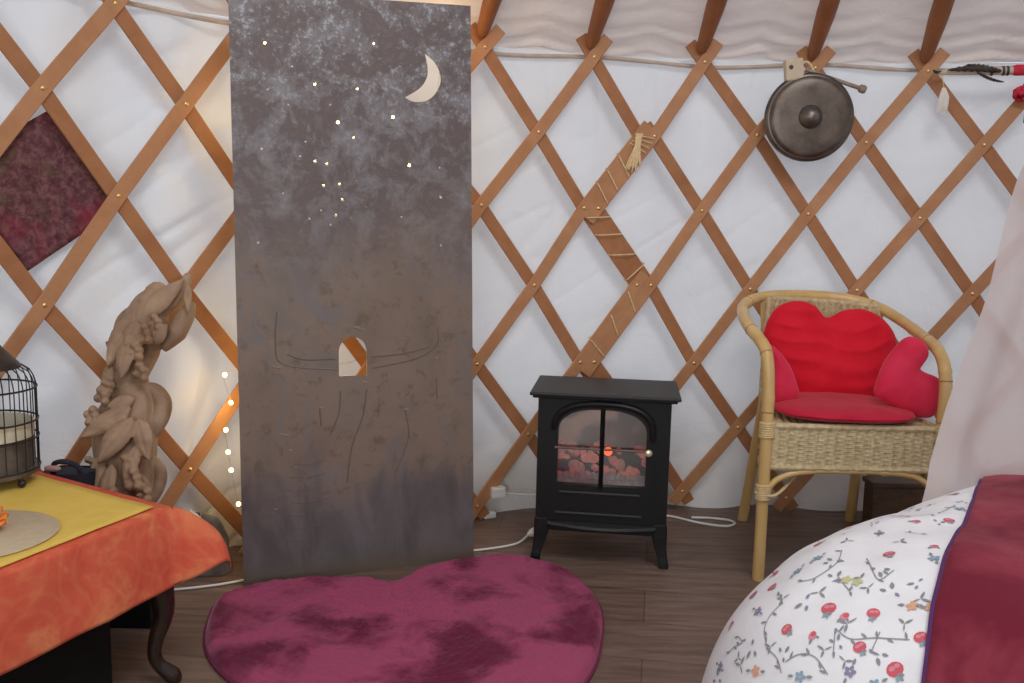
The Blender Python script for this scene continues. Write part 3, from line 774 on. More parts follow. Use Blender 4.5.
# heart cushions
def outline_cushion(name, P, Y, T, mt, notch, rx=0, rz=0, crease=0, seed=0, seg=12, rings=18):
    """soft heart from its outline of (x, z) points, leaning by rx"""
    O_ = spline([V((x, 0, z)) for x, z in P], seg, closed=True); n = len(O_)
    cen = sum(O_, V()) / n; ex = max(p.x for p in O_) - min(p.x for p in O_); nt_ = V((notch[0], 0, notch[1]))
    Mx = TR((cen.x, Y, cen.z), rx, 0, rz); c = MB(); vs = []; fs = []
    def pt(d, k, sgn):
        th = T / 2 * max(0, 1 - k ** 2.4) ** .5; p = d * k
        th *= 1 - .55 * math.exp(-((p + cen - nt_).length / (ex * .22)) ** 2)
        if crease: th += crease * (1 - 2 * abs(math.sin(p.z * 62 + 2.4 * noise.noise((p.x * 6 + seed, p.z * 5, 0)) - 9 * abs(p.x - .01))) ** .55) * (.35 + .9 * abs(noise.noise((p.x * 4, p.z * 12, seed)))) * (1 - k ** 6)
        return Mx @ V((p.x, -sgn * th, p.z))
    for sgn in (1, -1):
        b0 = len(vs); vs.append(pt(V(), 0, sgn))
        for i in range(1, rings + 1):
            k = math.sin(PI / 2 * i / rings); vs += [pt(o - cen, k, sgn) for o in O_]
        fs += [(b0, b0 + 1 + j, b0 + 1 + (j + 1) % n) for j in range(n)]
        for i in range(rings - 1):
            a = b0 + 1 + i * n; fs += [(a + j, a + n + j, a + n + (j + 1) % n, a + (j + 1) % n) for j in range(n)]
    c.add(vs, fs); return c.build(name, mt, None, merge=True, angle=150)
def TR(loc, rx=0, ry=0, rz=0): return Matrix.Translation(loc) @ Matrix.Rotation(rz, 4, 'Z') @ Matrix.Rotation(rx, 4, 'X') @ Matrix.Rotation(ry, 4, 'Y')
o = outline_cushion('heart_cushion', [(0.937, 0.689), (0.899, 0.724), (0.847, 0.737), (0.792, 0.718), (0.759, 0.669), (0.75, 0.609), (0.77, 0.53), (0.813, 0.464), (0.882, 0.432), (0.961, 0.424), (1.033, 0.432), (1.092, 0.455), (1.13, 0.514), (1.148, 0.588), (1.141, 0.642), (1.104, 0.689), (1.049, 0.715), (0.989, 0.711)], 2.662, .125, M['heart'], (.937, .69), -.16, .02, .0085, 3)
tag(o, 'large bright red heart cushion leaning on the wicker chair back', 'cushion', 'red heart cushions')
o = outline_cushion('heart_cushion', [(1.116, 0.577), (1.135, 0.618), (1.121, 0.651), (1.092, 0.664), (1.069, 0.658), (1.046, 0.632), (1.019, 0.591), (1.002, 0.541), (0.996, 0.507), (1.014, 0.488), (1.071, 0.458), (1.127, 0.442), (1.162, 0.455), (1.172, 0.502), (1.167, 0.55)], 2.43, .085, M['heart2'], (1.133, 0.577), -.10, -.06, 0, 5)
tag(o, 'small rose red heart cushion tilted against the right arm of the wicker chair', 'cushion', 'red heart cushions')
o = outline_cushion('heart_cushion', [(0.716, 0.600), (0.713, 0.624), (0.723, 0.627), (0.752, 0.605), (0.779, 0.571), (0.799, 0.529), (0.814, 0.475), (0.789, 0.46), (0.75, 0.459), (0.726, 0.461), (0.716, 0.495), (0.718, 0.552)], 2.50, .075, M['heart2'], (.70, .62), -.12, .30, 0, 9)
tag(o, 'small rose red heart cushion seen edge on against the left arm of the chair', 'cushion', 'red heart cushions')
# seat pad
c = MB()
def pad_pt(u, v):
    x = (u - .5) * 2; y = (v - .5) * 2
    return x, y
vs = []; seg, rings = 64, 10; fs = []
for sgn in (1, -1):
    base = len(vs); vs.append(V((.912, 2.485, .456 + sgn * .018)))
    for i in range(1, rings + 1):
        k = math.sin(PI / 2 * i / rings)
        for j in range(seg):
            t = 2 * PI * j / seg; cx, sy = math.cos(t), math.sin(t); e = (abs(cx) ** 3.2 + abs(sy) ** 3.2) ** (-1 / 3.2)
            px, py = .188 * k * cx * e, .175 * k * sy * e
            th = .020 * math.sqrt(max(0, 1 - k ** 4)) + .003 * noise.noise((px * 14, py * 14, 3))
            vs.append(V((.912 + px, 2.485 + py - .05 * px, .456 + sgn * th + (.004 * sgn if k > .98 else 0) * 0)))
    for j in range(seg): fs.append((base, base + 1 + j, base + 1 + (j + 1) % seg))
    for i in range(rings - 1):
        for j in range(seg):
            a = base + 1 + i * seg; fs.append((a + j, a + seg + j, a + seg + (j + 1) % seg, a + (j + 1) % seg))
c.add(vs, fs); tag(c.build('seat_cushion', M['pad'], angle=120, merge=True), 'flat dark red seat pad on the wicker chair seat under the hearts', 'cushion')

# dark box behind the chair
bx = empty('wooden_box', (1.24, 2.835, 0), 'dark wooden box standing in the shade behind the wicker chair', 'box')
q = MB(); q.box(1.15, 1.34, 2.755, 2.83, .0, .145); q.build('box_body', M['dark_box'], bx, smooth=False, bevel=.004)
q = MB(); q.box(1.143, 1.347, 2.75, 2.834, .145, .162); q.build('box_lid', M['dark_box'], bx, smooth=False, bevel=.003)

# ------------------------------------------------------------------ gong
GA = math.atan2(.905 - CX, 2.88 - CY); gd = V((-math.sin(GA), -math.cos(GA), 0))     # gd points into the room
GC = V((.896, 2.823, 1.288))
ax = (gd + V((-.05, 0, -.03))).normalized(); zq = V((0, 0, 1)); xx = zq.cross(ax).normalized(); yy = ax.cross(xx)
GM = Matrix(((xx.x, yy.x, ax.x, GC.x), (xx.y, yy.y, ax.y, GC.y), (xx.z, yy.z, ax.z, GC.z), (0, 0, 0, 1)))
G = empty('gong', GC, 'round dark metal gong with raised centre boss hanging on the lattice', 'gong')
g = MB(); g.lathe([(.036, .004), (.050, .003), (.085, .004), (.108, .002), (.116, -.001), (.122, -.005)], 64, GM); g.build('gong_face', M['gong'], G, solid=.003, angle=60)
g = MB(); g.lathe([(.120, -.004), (.128, -.005), (.133, -.010), (.134, -.020), (.130, -.050), (.126, -.055), (.122, -.054), (.125, -.020), (.119, -.008)], 64, GM); g.build('gong_rim', M['gong_rim'], G, angle=50)
g = MB(); g.lathe([(.037, .002), (.034, .010), (.030, .015), (.024, .022), (.020, .028), (.012, .034), (.0001, .036)], 40, GM); g.build('boss', M['boss'], G)
g = MB(); g.tube(spline([GM @ V((-.055, .118, -.03)), GM @ V((-.05, .145, -.025)), GM @ V((-.02, .165, -.02)), GM @ V((.0, .150, -.025)), GM @ V((.015, .12, -.03))], 6), .004, 8); g.build('hanging_cord', M['cord'], G)
g = MB()
BM = Matrix.Translation((.842, 2.842, 1.432)) @ Matrix.Rotation(-.12, 4, 'Y'); g.box(-.028, .028, -.016, .016, -.036, .030, BM); o = g.build('hanging_block', M['pale_wood'], G, smooth=False, bevel=.006)
g = MB(); g.lathe([(.0001, 0), (.007, .0), (.006, -.004)], 12, BM @ Matrix.Translation((-.012, -.0165, .004)) @ Matrix.Rotation(PI / 2, 4, 'X')); g.build('screw', M['feather'], o)
mt_ = empty('gong_mallet', (.98, 2.81, 1.40), 'thin grey wooden mallet stuck behind the top of the gong', 'mallet')
g = MB(); g.tube([(.880, 2.848, 1.432), (.95, 2.835, 1.408), (1.040, 2.818, 1.376)], [.0055, .006, .0065], 10); g.build('handle', M['grey_wood'], mt_)
g = MB(); d = V((.09, -.017, -.032)).normalized()
g.tube([V((1.036, 2.819, 1.3775)), V((1.040, 2.818, 1.376)), V((1.052, 2.8158, 1.372)), V((1.058, 2.8146, 1.3698))], [.007, .012, .013, .009], 12); g.build('mallet_head', M['grey_wood'], mt_)

# ------------------------------------------------------------------ feathered stick at the right
FS = empty('feather_stick', (1.40, 2.80, 1.436), 'bamboo stick wrapped in dark feathers and red wool at the upper right', 'stick')
def onw(a, z, r=2.612): return cyl(a, r, z)
a1, a2 = math.atan2(1.275 - CX, 2.855 - CY), math.atan2(1.56 - CX, 2.78 - CY)
def fa(t): return a1 + (a2 - a1) * t
g = MB(); g.tube([onw(fa(t), 1.432 + .004 * t) for t in (0, .25, .5, .75, 1.0, 1.3)], [.006, .009, .011, .0125, .013, .013], 12); g.build('bamboo_stick', M['pale_wood'], FS)
g = MB()
for t in (.55, .66, .70): g.tube([onw(fa(t - .012), 1.4345), onw(fa(t + .012), 1.4347)], .0142, 12)
g.build('dark_band', M['feather'], FS)
g = MB(); g.tube([onw(fa(.75), 1.435), onw(fa(.78), 1.436), onw(fa(1.1), 1.437)], [.0138, .0165, .0165], 14); g.build('red_wrap', M['red_wool'], FS)
def feather(P0, P1, wd, mt, name, par, sag=.01):
    P0, P1 = V(P0), V(P1); d = (P1 - P0); up = V((0, 0, 1)); side = d.cross(gd).normalized()
    def fn(u, v):
        t = v; c_ = P0 + d * t + V((0, 0, -sag * math.sin(PI * t)))
        wv = wd * math.sin(PI * min(1, t * .92 + .08)) ** .7 * (1 + .25 * math.sin(t * 50))
        return c_ + side * (u - .5) * 2 * wv + gd * (.006 * (1 - (2 * u - 1) ** 2))
    f_ = MB(); f_.grid(5, 24, fn); f_.tube([P0 + d * t + gd * .006 + V((0, 0, -sag * math.sin(PI * t))) for t in (0, .5, 1)], .0012, 5); return f_.build(name, mt, par, solid=.0015)
feather(onw(fa(.62), 1.432, 2.592), onw(fa(.12), 1.437, 2.600), .009, M['feather'], 'dark_feather', FS, -.006)
feather(onw(fa(.62), 1.430, 2.590), onw(fa(.30), 1.452, 2.598), .009, M['feather'], 'dark_feather', FS, .0)
feather(onw(fa(.40), 1.428, 2.590), onw(fa(.66), 1.400, 2.604), .004, M['feather'], 'dark_feather', FS, .004)
feather(onw(fa(.05), 1.432, 2.592), onw(fa(-.02), 1.437, 2.600), .004, M['feather'], 'dark_feather', FS, .004)
pp = empty('woollen_pompom', onw(fa(.87), 1.375), 'red woollen pompom hanging by a dark thread under the feathered stick', 'pompom')
g = MB()
for i in range(60):
    d_ = V((random.gauss(0, 1), random.gauss(0, 1), random.gauss(0, 1))).normalized()
    c_ = onw(fa(.845), 1.366) + d_ * .018; g.ball(c_, .0075, 6, 4)
for i in range(40):
    d_ = V((random.gauss(0, 1), random.gauss(0, 1), random.gauss(0, 1))).normalized()
    c_ = onw(fa(.92), 1.390) + d_ * .013; g.ball(c_, .0068, 6, 4)
g.build('wool', M['red_wool'], pp, angle=180)
g = MB(); g.tube([onw(fa(.90), 1.43, 2.595), onw(fa(.89), 1.38), onw(fa(.90), 1.34), onw(fa(.895), 1.28)], .0016, 6); g.build('thread', M['feather'], pp)
wf = empty('white_tassel', onw(a1 + .01, 1.36), 'fluffy white tassel hanging on the lattice below the feathered stick', 'tassel')
g = MB(); tb = V((1.302, 2.832, 1.385))
for i in range(40):
    dx = random.uniform(-.018, .014); L = random.uniform(.05, .085)
    g.tube([tb + V((dx * .25, 0, 0)), tb + V((dx * .8, -.006 + random.uniform(-.006, .006), -L * .5)), tb + V((dx * 1.1, -.004, -L))], [.002, .0032, .0008], 5)
g.build('fluff', M['white_fluff'], wf)
g = MB(); g.tube([tb + V((0, 0, -.002)), tb + V((-.004, .006, .025)), tb + V((-.006, .012, .05))], .0018, 6); g.build('loop', M['brass'], wf)

# ------------------------------------------------------------------ low table with cloths
TC = V((-.673, 1.734, 0)); E1 = V((-.862, .506, 0)).normalized(); E2 = V((-.356, -.935, 0)).normalized(); TZ = .37
n1 = V((.935, -.356, 0)).normalized(); n2 = V((.506, .862, 0)).normalized()
TL1, TL2 = .545, .95
TB = empty('low_table', TC + E1 * .27 + E2 * .45, 'low dark wooden table with curved legs under the orange cloth', 'table')
def tq(p, q, z): return TC + E1 * p + E2 * q + V((0, 0, z))
q = MB(); q.prism([(.015, .015), (TL1 - .015, .015), (TL1 - .015, TL2 - .015), (.015, TL2 - .015)], TZ - .030, TZ - .006, lambda a, b, d: tq(a, b, d)); q.build('table_top', M['dark_wood'], TB, smooth=False, bevel=.004)
q = MB(); q.prism([(.05, .05), (TL1 - .05, .05), (TL1 - .05, TL2 - .05), (.05, TL2 - .05)], TZ - .085, TZ - .030, lambda a, b, d: tq(a, b, d)); q.build('apron', M['dark_wood'], TB, smooth=False, bevel=.004)
for cp, cq in ((0, 0), (1, 0), (0, 1), (1, 1)):
    base = tq(.026 if cp == 0 else TL1 - .055, .026 if cq == 0 else TL2 - .055, 0)
    out = (E1 * (-1 if cp == 0 else 1) + E2 * (-1 if cq == 0 else 1)).normalized()
    if cp == 1 and cq == 0: out = out * .3
    lg = MB()
    prof = [(-.018, .30, .022), (-.014, .27, .024), (-.004, .235, .027), (.008, .20, .026), (.012, .15, .020), (.000, .10, .0155), (-.004, .065, .0135), (.002, .042, .0135), (.014, .026, .016), (.022, .015, .0175), (.025, .006, .0155), (.025, 0, .012)]
    lg.tube(spline([base + out * (o_ * 1.25) + V((0, 0, z)) for o_, z, r in prof], 3), [prof[min(i // 3, len(prof) - 1)][2] + (prof[min(i // 3 + 1, len(prof) - 1)][2] - prof[min(i // 3, len(prof) - 1)][2]) * (i % 3) / 3 for i in range(3 * (len(prof) - 1) + 1)], 12)
    lg.build('leg', M['dark_wood'], TB)
# red-orange cloth
OV = .156
def cloth_pt(p, q):
    """p, q: cloth coordinates, negative beyond the table edge"""
    nz_ = .003 * fbm((p * 9, q * 9, 1))
    pi, qi = max(p, 0), max(q, 0)
    b = TC + E1 * pi + E2 * qi; dp, dq = max(-p, 0), max(-q, 0)
    L = math.hypot(dp, dq)
    if L < 1e-6: return b + V((0, 0, TZ + nz_ * .3))
    th = math.atan2(dq, dp); k = math.sin(2 * th)
    dr = (n1 * math.cos(th) + n2 * math.sin(th)).normalized()
    L *= 1 - .14 * k                             # the corner of the cloth is rounded
    f0 = .24 + 1.08 * k + .05 * math.sin(q * 17 + p * 3) * (1 - k) + .03 * math.sin(q * 41)
    LM = OV * (1 + .25 * k)
    o_ = LM / f0 * (math.cos(f0 * (1 - L / LM)) - math.cos(f0)); z = -LM / f0 * (math.sin(f0) - math.sin(f0 * (1 - L / LM)))
    if L < .012: z = -L * (.35 + .65 * L / .012) * abs(z / L)
    o_ += nz_ * 1.5
    return b + dr * max(o_, .002) + V((0, 0, TZ + z))
cl = MB()
def axis(L): 
    a = [-OV + OV * i / 22 for i in range(22)]; b = [L * i / 30 for i in range(31)]; return a + b
P_, Q_ = axis(TL1), axis(TL2)
vs = [cloth_pt(p, q) for q in Q_ for p in P_]; n = len(P_)
cl.add(vs, [(j * n + i, j * n + i + 1, (j + 1) * n + i + 1, (j + 1) * n + i) for j in range(len(Q_) - 1) for i in range(n - 1)])
tag(cl.build('tablecloth', M['batik'], solid=.002, angle=180), 'orange red batik tablecloth hanging in a point over the low table corner', 'tablecloth')
yc = MB()
Y0 = V((-.701, 1.719, 0))
yc.grid(30, 40, lambda u, v: Y0 + E1 * (.49 * u) + E2 * (.90 * v) + V((0, 0, TZ + .0045 + .0012 * noise.noise((u * 7, v * 9, 0))))); tag(yc.build('yellow_cloth', M['yellow'], solid=.002, angle=180), 'plain yellow square cloth lying on the orange tablecloth', 'cloth')
pm = MB(); pm.lathe([(.0001, .0), (.137, .0), (.1385, .0015), (.137, .003), (.0001, .0035)], 64, Matrix.Translation((-.945, 1.528, TZ + .0068))); tag(pm.build('placemat', M['mat'], angle=60), 'round grey beige mat lying on the yellow cloth', 'placemat')
# orange flower at the left edge
fw = empty('silk_flower', (-.952, 1.548, TZ + .011), 'ruffled orange silk flower lying on the round mat at the left edge', 'flower')
for k in range(3):
    for i in range(7):
        an = 2 * PI * (i + k * .4) / 7; L = .056 - .011 * k
        def pet(u, v, an=an, L=L, k=k):
            w_ = .021 * math.sin(PI * min(1, .12 + .8 * v)) ; r = L * v
            x = (u - .5) * 2 * w_; z = .005 + .010 * k + .028 * v * (.4 + .35 * k) + .004 * math.sin(u * 9 + v * 6 + i)
            return V((-.952, 1.548, TZ + .011)) + V((math.cos(an) * r - math.sin(an) * x, math.sin(an) * r + math.cos(an) * x, z))
        g = MB(); g.grid(6, 8, pet); g.build('petal', M['orange'], fw, solid=.0012, angle=180)
g = MB(); g.ball((-.952, 1.548, TZ + .032), .014, 10, 7); g.build('flower_heart', M['orange'], fw)

# birdcage lantern
BC = V((-1.103, 1.845, TZ + .0065)); BG = empty('birdcage_lantern', BC, 'dark wire birdcage lantern with domed roof standing on the yellow cloth', 'birdcage')
BMx = Matrix.Translation(BC)
def brad(z):     # radius of the wires at height z
    if z < .200: return .100
    t = min(1, (z - .200) / .050); return .100 - .030 * (1 - math.sqrt(max(0, 1 - t * t)))
zs = [.030, .06, .10, .15, .200, .213, .226, .238, .2495]
for i in range(28):
    an = 2 * PI * i / 28
    g = MB(); g.tube([BC + V((brad(z) * math.cos(an), brad(z) * math.sin(an), z)) for z in zs], .0013, 5); g.build('bar', M['bronze'], BG)
for z in (.034, .098, .135, .204):
    g = MB(); r = brad(z) + .0012; g.tube([BC + V((r * math.cos(t), r * math.sin(t), z)) for t in [2 * PI * k / 48 for k in range(48)]], .0022, 6, closed=True); g.build('ring', M['bronze'], BG)
g = MB(); g.lathe([(.0001, .018), (.095, .020), (.101, .024), (.102, .034), (.096, .036), (.0001, .034)], 48, BMx); g.build('tray', M['tray'], BG)
g = MB(); g.lathe([(.092, .036), (.0925, .098), (.0915, .098), (.091, .036)], 48, BMx); g.build('lower_lining', M['tray'], BG)
g = MB(); g.lathe([(.0925, .100), (.093, .133), (.092, .133), (.0915, .100)], 48, BMx); g.build('paper_band', M['cream'], BG)
g = MB(); g.lathe([(.074, .246), (.071, .254), (.056, .270), (.039, .290), (.025, .312), (.014, .333), (.008, .352), (.010, .360), (.006, .369), (.0001, .375)], 40, BMx); g.build('roof', M['bronze'], BG)
for i in range(4):
    an = 2 * PI * i / 4 + PI * .04 - .42
    p = BC + V((.092 * math.cos(an), .092 * math.sin(an), 0))
    g = MB(); g.ball(p + V((0, 0, .0085)), .0085, 10, 8); g.tube([p + V((0, 0, .012)), p + V((-.004 * math.cos(an), -.004 * math.sin(an), .024))], .004, 8); g.build('ball_foot', M['bronze'], BG)

# navy bag behind the table
bg = empty('navy_bag', (-1.0, 2.03, 0), 'dark navy bag standing on the floor behind the low table', 'bag')
q = MB(); q.grid(28, 14, lambda u, v: V((-1.003 + (.058 + .006 * math.sin(v * 5)) * math.copysign(abs(math.cos(2 * PI * u)) ** .6, math.cos(2 * PI * u)) , 1.995 + .038 * math.copysign(abs(math.sin(2 * PI * u)) ** .6, math.sin(2 * PI * u)) - .02 * v * 0, .365 * v)), wrap=True)
q.add([V((-1.003 + .058 * math.cos(t), 1.995 + .036 * math.sin(t), .363)) for t in [2 * PI * i / 16 for i in range(16)]], [tuple(range(16))])
q.build('bag_body', M['navy'], bg, angle=60)
q = MB(); q.tube(spline([(-1.03, 1.975, .36), (-1.025, 1.97, .385), (-1.0, 1.968, .392), (-.975, 1.972, .382), (-.968, 1.98, .36)], 5), .006, 8); q.build('handle', M['navy'], bg)
q = MB(); q.ball((-1.027, 1.966, .376), .013, 10, 7, sc=(1.5, .6, .6)); q.build('pink_tag', M['pinkish'], bg)

# added black box standing in for the dark under the table, then a sack
cr_b = empty('dark_filler_box', tq(.3, .45, 0), 'added black box standing in for the dark under the low table', 'box')
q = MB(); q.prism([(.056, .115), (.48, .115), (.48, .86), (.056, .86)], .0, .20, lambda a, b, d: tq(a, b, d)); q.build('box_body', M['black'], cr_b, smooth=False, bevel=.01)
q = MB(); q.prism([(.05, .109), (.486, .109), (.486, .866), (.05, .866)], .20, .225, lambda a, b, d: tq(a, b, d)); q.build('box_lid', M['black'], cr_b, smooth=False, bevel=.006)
sk = MB()
def sack(u, v):
    t = 2 * PI * u; r = .062 * (1 - .35 * v) * (1 + .25 * noise.noise((math.cos(t) * 1.5, math.sin(t) * 1.5, v * 3))) * (1 if v < .97 else .1)
    return V((-.800 - .012 * v, 2.325 - .03 * v, .002 + .150 * v)) + V((r * 1.15 * math.cos(t), r * .8 * math.sin(t), .018 * v * math.cos(t * 2 + 1)))
sk.grid(40, 24, sack, wrap=True)
sko = sk.build('cloth_sack', M['sack'], angle=180); tag(sko, 'crumpled grey cloth sack on the floor left of the steel panel', 'sack')
fp = MB(); fp.add([V((-.835, 2.28, .185)), V((-.775, 2.30, .125)), V((-.822, 2.275, .120)), V((-.800, 2.29, .15))], [(0, 3, 2), (3, 1, 2)]); fp.build('folded_flap', M['paper'], sko, solid=.002)

# ------------------------------------------------------------------ carved driftwood sculpture
CO = V((-.88, 1.965, 0)); CR = V((1, 0, 0)); CUP = V((0, .36, 1))
def cv(px, py, off=0):
    """px: centimetres right of the axis, py: centimetres of height, off: towards the viewer"""
    return CO + V((px / 100, .36 * py / 100 - off / 100, py / 100))
cm = MB()
def limb(P, R, seg=14): cm.tube(spline([cv(*p) for p in P], 5), [R[min(i // 5, len(R) - 2)] / 100 * (1 - (i % 5) / 5) + R[min(i // 5 + 1, len(R) - 1)] / 100 * ((i % 5) / 5) if i < 5 * (len(R) - 1) else R[-1] / 100 for i in range(5 * (len(P) - 1) + 1)], seg)
def leaf(a, b, wd, off0=3, off1=5, th=.9, curl=0, up=(0, 0)):
    A, B = cv(*a, off0), cv(*b, off1); d = B - A; f = V((0, -1, .2)).normalized(); sd = d.cross(f).normalized(); nn = sd.cross(d).normalized()
    vs = []; nu, nv = 13, 9
    for side in (1, -1):
        for i in range(nu):
            t = i / (nu - 1); wv = wd / 100 * math.sin(PI * t ** .8) ** .8 + .0012
            for j in range(nv):
                s_ = j / (nv - 1) * 2 - 1
                z = nn * ((1 - s_ * s_) * th / 100 * side * (.3 if side < 0 else 1) - abs(s_) * 0 + curl / 100 * math.sin(PI * t) - .35 * th / 100 * math.exp(-(s_ * 5) ** 2) * side)
                vs.append(A + d * t + sd * s_ * wv + z)
    fs = []
    for o_ in (0, nu * nv):
        for i in range(nu - 1):
            for j in range(nv - 1): q = o_ + i * nv + j; fs.append((q, q + 1, q + nv + 1, q + nv))
    ring = [i * nv for i in range(nu)] + [(nu - 1) * nv + j for j in range(1, nv)] + [i * nv + nv - 1 for i in range(nu - 2, -1, -1)] + [j for j in range(nv - 2, 0, -1)]
    for i in range(len(ring)):
        a_, b__ = ring[i], ring[(i + 1) % len(ring)]; fs.append((a_, b__, b__ + nu * nv, a_ + nu * nv))
    cm.add(vs, fs)
def berries(c, n, spread, r, off=5):
    for i in range(n):
        a = 2 * PI * i / n + .4; k = spread * (.35 if i == 0 else 1)
        p = cv(c[0] + k * math.cos(a), c[1] + k * math.sin(a), off + .5 * math.sin(i * 2.1)); cm.ball(p, r / 100, 10, 8)
        cm.ball(p + V((0, -r / 100 * .9, .002)), r / 100 * .45, 8, 6)
stn = empty('added_dark_stand', cv(-1, 9), 'added low black stand under the carved sculpture, darkening the gap behind the table', 'stand')  # unseen stand, added in black so the gap below the cloth looks dark
q = MB(); c0_ = cv(-1, 18); q.box(c0_.x - .085, c0_.x + .085, c0_.y - .075, c0_.y + .075, .16, .181); q.build('stand_top', M['black'], stn, smooth=False, bevel=.004)
q = MB(); q.box(c0_.x - .075, c0_.x + .075, c0_.y - .065, c0_.y + .065, 0, .16); q.build('stand_base', M['black'], stn, smooth=False, bevel=.004)
SCULPT = True
#SCULPT_DATA
if SCULPT:
    limb([(-1.0, 18.2), (-1.9, 20.5), (-2.4, 27.4), (-2.7, 35.2), (-2.4, 43.1), (-2.9, 49.5), (-5.0, 55.2), (-3.8, 61.6), (-3.2, 66.8), (-1.5, 71.7), (1.7, 74.2)], [6, 6, 6.4, 6, 5.4, 4.2, 4.2, 5.2, 5.4, 4.8, 3.6])
    limb([(-1.9, 70.7), (2.7, 73.7), (5.6, 76.9), (6.8, 80.1)], [3, 2.7, 1.7, 0.9])
    limb([(-8.2, 58.7), (-8.0, 63.9), (-7.3, 68.2), (-4.4, 70.9)], [2, 2.4, 2.6, 2.4])
    limb([(2.3, 61.7), (5.0, 65.8), (7.1, 70.2), (8.2, 73.3)], [.8, 2.6, 2.2, 1])
    limb([(1.3, 42.3), (3.3, 46.0), (3.7, 49.4), (1.7, 52.1), (-0.8, 52.3), (-2.3, 50.2)], [2.0, 2.2, 2.1, 1.8, 1.7, 1.6])
    limb([(2.6, 27.1), (4.6, 30.2), (4.9, 33.6), (2.9, 36.4)], [1.7, 1.5, 1.5, 1.2])
    limb([(-8.2, 33.5), (-10.0, 40.2), (-9.7, 45.9), (-8.1, 50.5)], [2.0, 2.3, 2.3, 2.0])
    limb([(-7.7, 26.2), (-8.7, 31.7), (-9.7, 35.7)], [1.8, 1.8, 1.4])
    leaf((1.5, 75.6), (-3.3, 73.6), 1.9, 2, 4.5, 1.1, 0.6)
    leaf((1.9, 76.8), (-2.8, 76.5), 1.6, 1, 2.5, 1, 0.4)
    leaf((-2.3, 69.3), (6.9, 78.9), 2.6, 4, 3, 1.3, 0.8)
    leaf((7.5, 77.7), (8.7, 70.9), 1.2, 2, 3, 0.8, 0.4)
    leaf((-3.9, 70.9), (-8.1, 58.2), 2.8, 4, 6, 1.4, 1)
    leaf((-3.5, 65.2), (-3.9, 56.0), 2.2, 7, 7.5, 1, 0.5)
    leaf((0.9, 63.6), (4.8, 68.5), 2.2, 5, 5.5, 1, 0.5)
    leaf((-1.8, 69.3), (-3.6, 63.5), 1.8, 7, 8, 0.9, 0.4)
    leaf((-8.4, 61.0), (-11.5, 63.6), 1.5, 0, 1, 0.7, 0)
    leaf((-9.0, 53.5), (-7.8, 59.6), 1.6, 4, 5, 0.8, 0)
    leaf((-1.4, 49.1), (-11.3, 42.9), 2.5, 6, 8.5, 1.3, 0.9)
    leaf((-0.2, 47.3), (-6.5, 37.6), 2.9, 7, 9, 1.4, 1)
    leaf((-0.7, 51.4), (-6.8, 49.6), 1.8, 6, 7, 0.9, 0.5)
    leaf((0.8, 46.8), (4.9, 38.1), 2.5, 6, 7.5, 1.2, 0.7)
    leaf((1.4, 41.4), (-0.3, 33.2), 2.0, 7, 8, 1, 0.5)
    leaf((-7.2, 38.9), (-7.4, 26.9), 2.2, 6, 7, 1.1, 0.6)
    leaf((2.2, 34.6), (5.7, 27.0), 1.7, 5, 6, 0.9, 0.4)
    leaf((-3.4, 37.4), (-4.6, 27.4), 2.0, 8, 8.5, 1, 0.5)
    berries((0.3, 66.2), 5, 1.7, 1.15, 7)
    berries((2.2, 68.9), 4, 1.4, 1.05, 6)
    berries((-1.0, 62.4), 4, 1.4, 1.15, 7.5)
    berries((0.1, 57.5), 4, 1.6, 1.15, 6)
    berries((-8.8, 51.7), 4, 1.5, 1.15, 5)
    berries((-10.6, 47.0), 5, 1.6, 1.1, 5)
    berries((-7.6, 54.0), 3, 1.2, 1.1, 5)
    berries((1.8, 34.2), 5, 1.8, 1.25, 8)
    berries((-2.1, 30.3), 5, 1.7, 1.2, 9)
    berries((4.3, 31.1), 4, 1.5, 1.1, 7)
    berries((-9.8, 36.6), 3, 1.3, 0.95, 4)
    berries((-9.1, 31.7), 3, 1.3, 0.95, 4)
    berries((0.1, 38.2), 3, 1.2, 1.0, 8)
    so_ = cm.build('carved_sculpture', M['carved'], angle=180)
    md = so_.modifiers.new('r', 'REMESH'); md.mode = 'VOXEL'; md.voxel_size = .0028; md.use_smooth_shade = True
    md = so_.modifiers.new('sm', 'SMOOTH'); md.factor = .5; md.iterations = 2
    tag(so_, 'tall brown wooden carving of twisting leaves and berries behind the low table', 'sculpture')

# ------------------------------------------------------------------ heart rug
HR = [(-.707, 2.06), (-.692, 2.14), (-.63, 2.192), (-.54, 2.225), (-.39, 2.242), (-.289, 2.222), (-.21, 2.325), (-.09, 2.400), (.04, 2.425), (.165, 2.335), (.232, 2.14), (.215, 1.92), (.165, 1.75), (.06, 1.58), (-.08, 1.49), (-.30, 1.56), (-.53, 1.705), (-.655, 1.865)]
ho = spline([V((x, y, 0)) for x, y in HR], 14, closed=True); cen = V((-.22, 2.0, 0))
def rug_fn(j, k):
    p = cen.lerp(ho[j % len(ho)], k); e = (1 - k)
    hgt = .026 * min(1, (e / .035)) ** .5 if e < .035 else .026
    hgt += (.004 * fbm((p.x * 16, p.y * 16, 0)) + .0035 * noise.noise((p.x * 110, p.y * 110, 2)) + .002 * noise.noise((p.x * 260, p.y * 260, 5))) * min(1, e / .03)
    return V((p.x, p.y, .003 + max(hgt, 0)))
ru = MB(); n = len(ho); ks = [i / 150 for i in range(1, 145)] + [.97, .98, .987, .993, .997, 1.0]
vs = [rug_fn(0, 0)]; 
for k in ks: vs += [rug_fn(j, k) for j in range(n)]
fs = [(0, 1 + j, 1 + (j + 1) % n) for j in range(n)]
for i in range(len(ks) - 1):
    for j in range(n): a = 1 + i * n; fs.append((a + j, a + n + j, a + n + (j + 1) % n, a + (j + 1) % n))
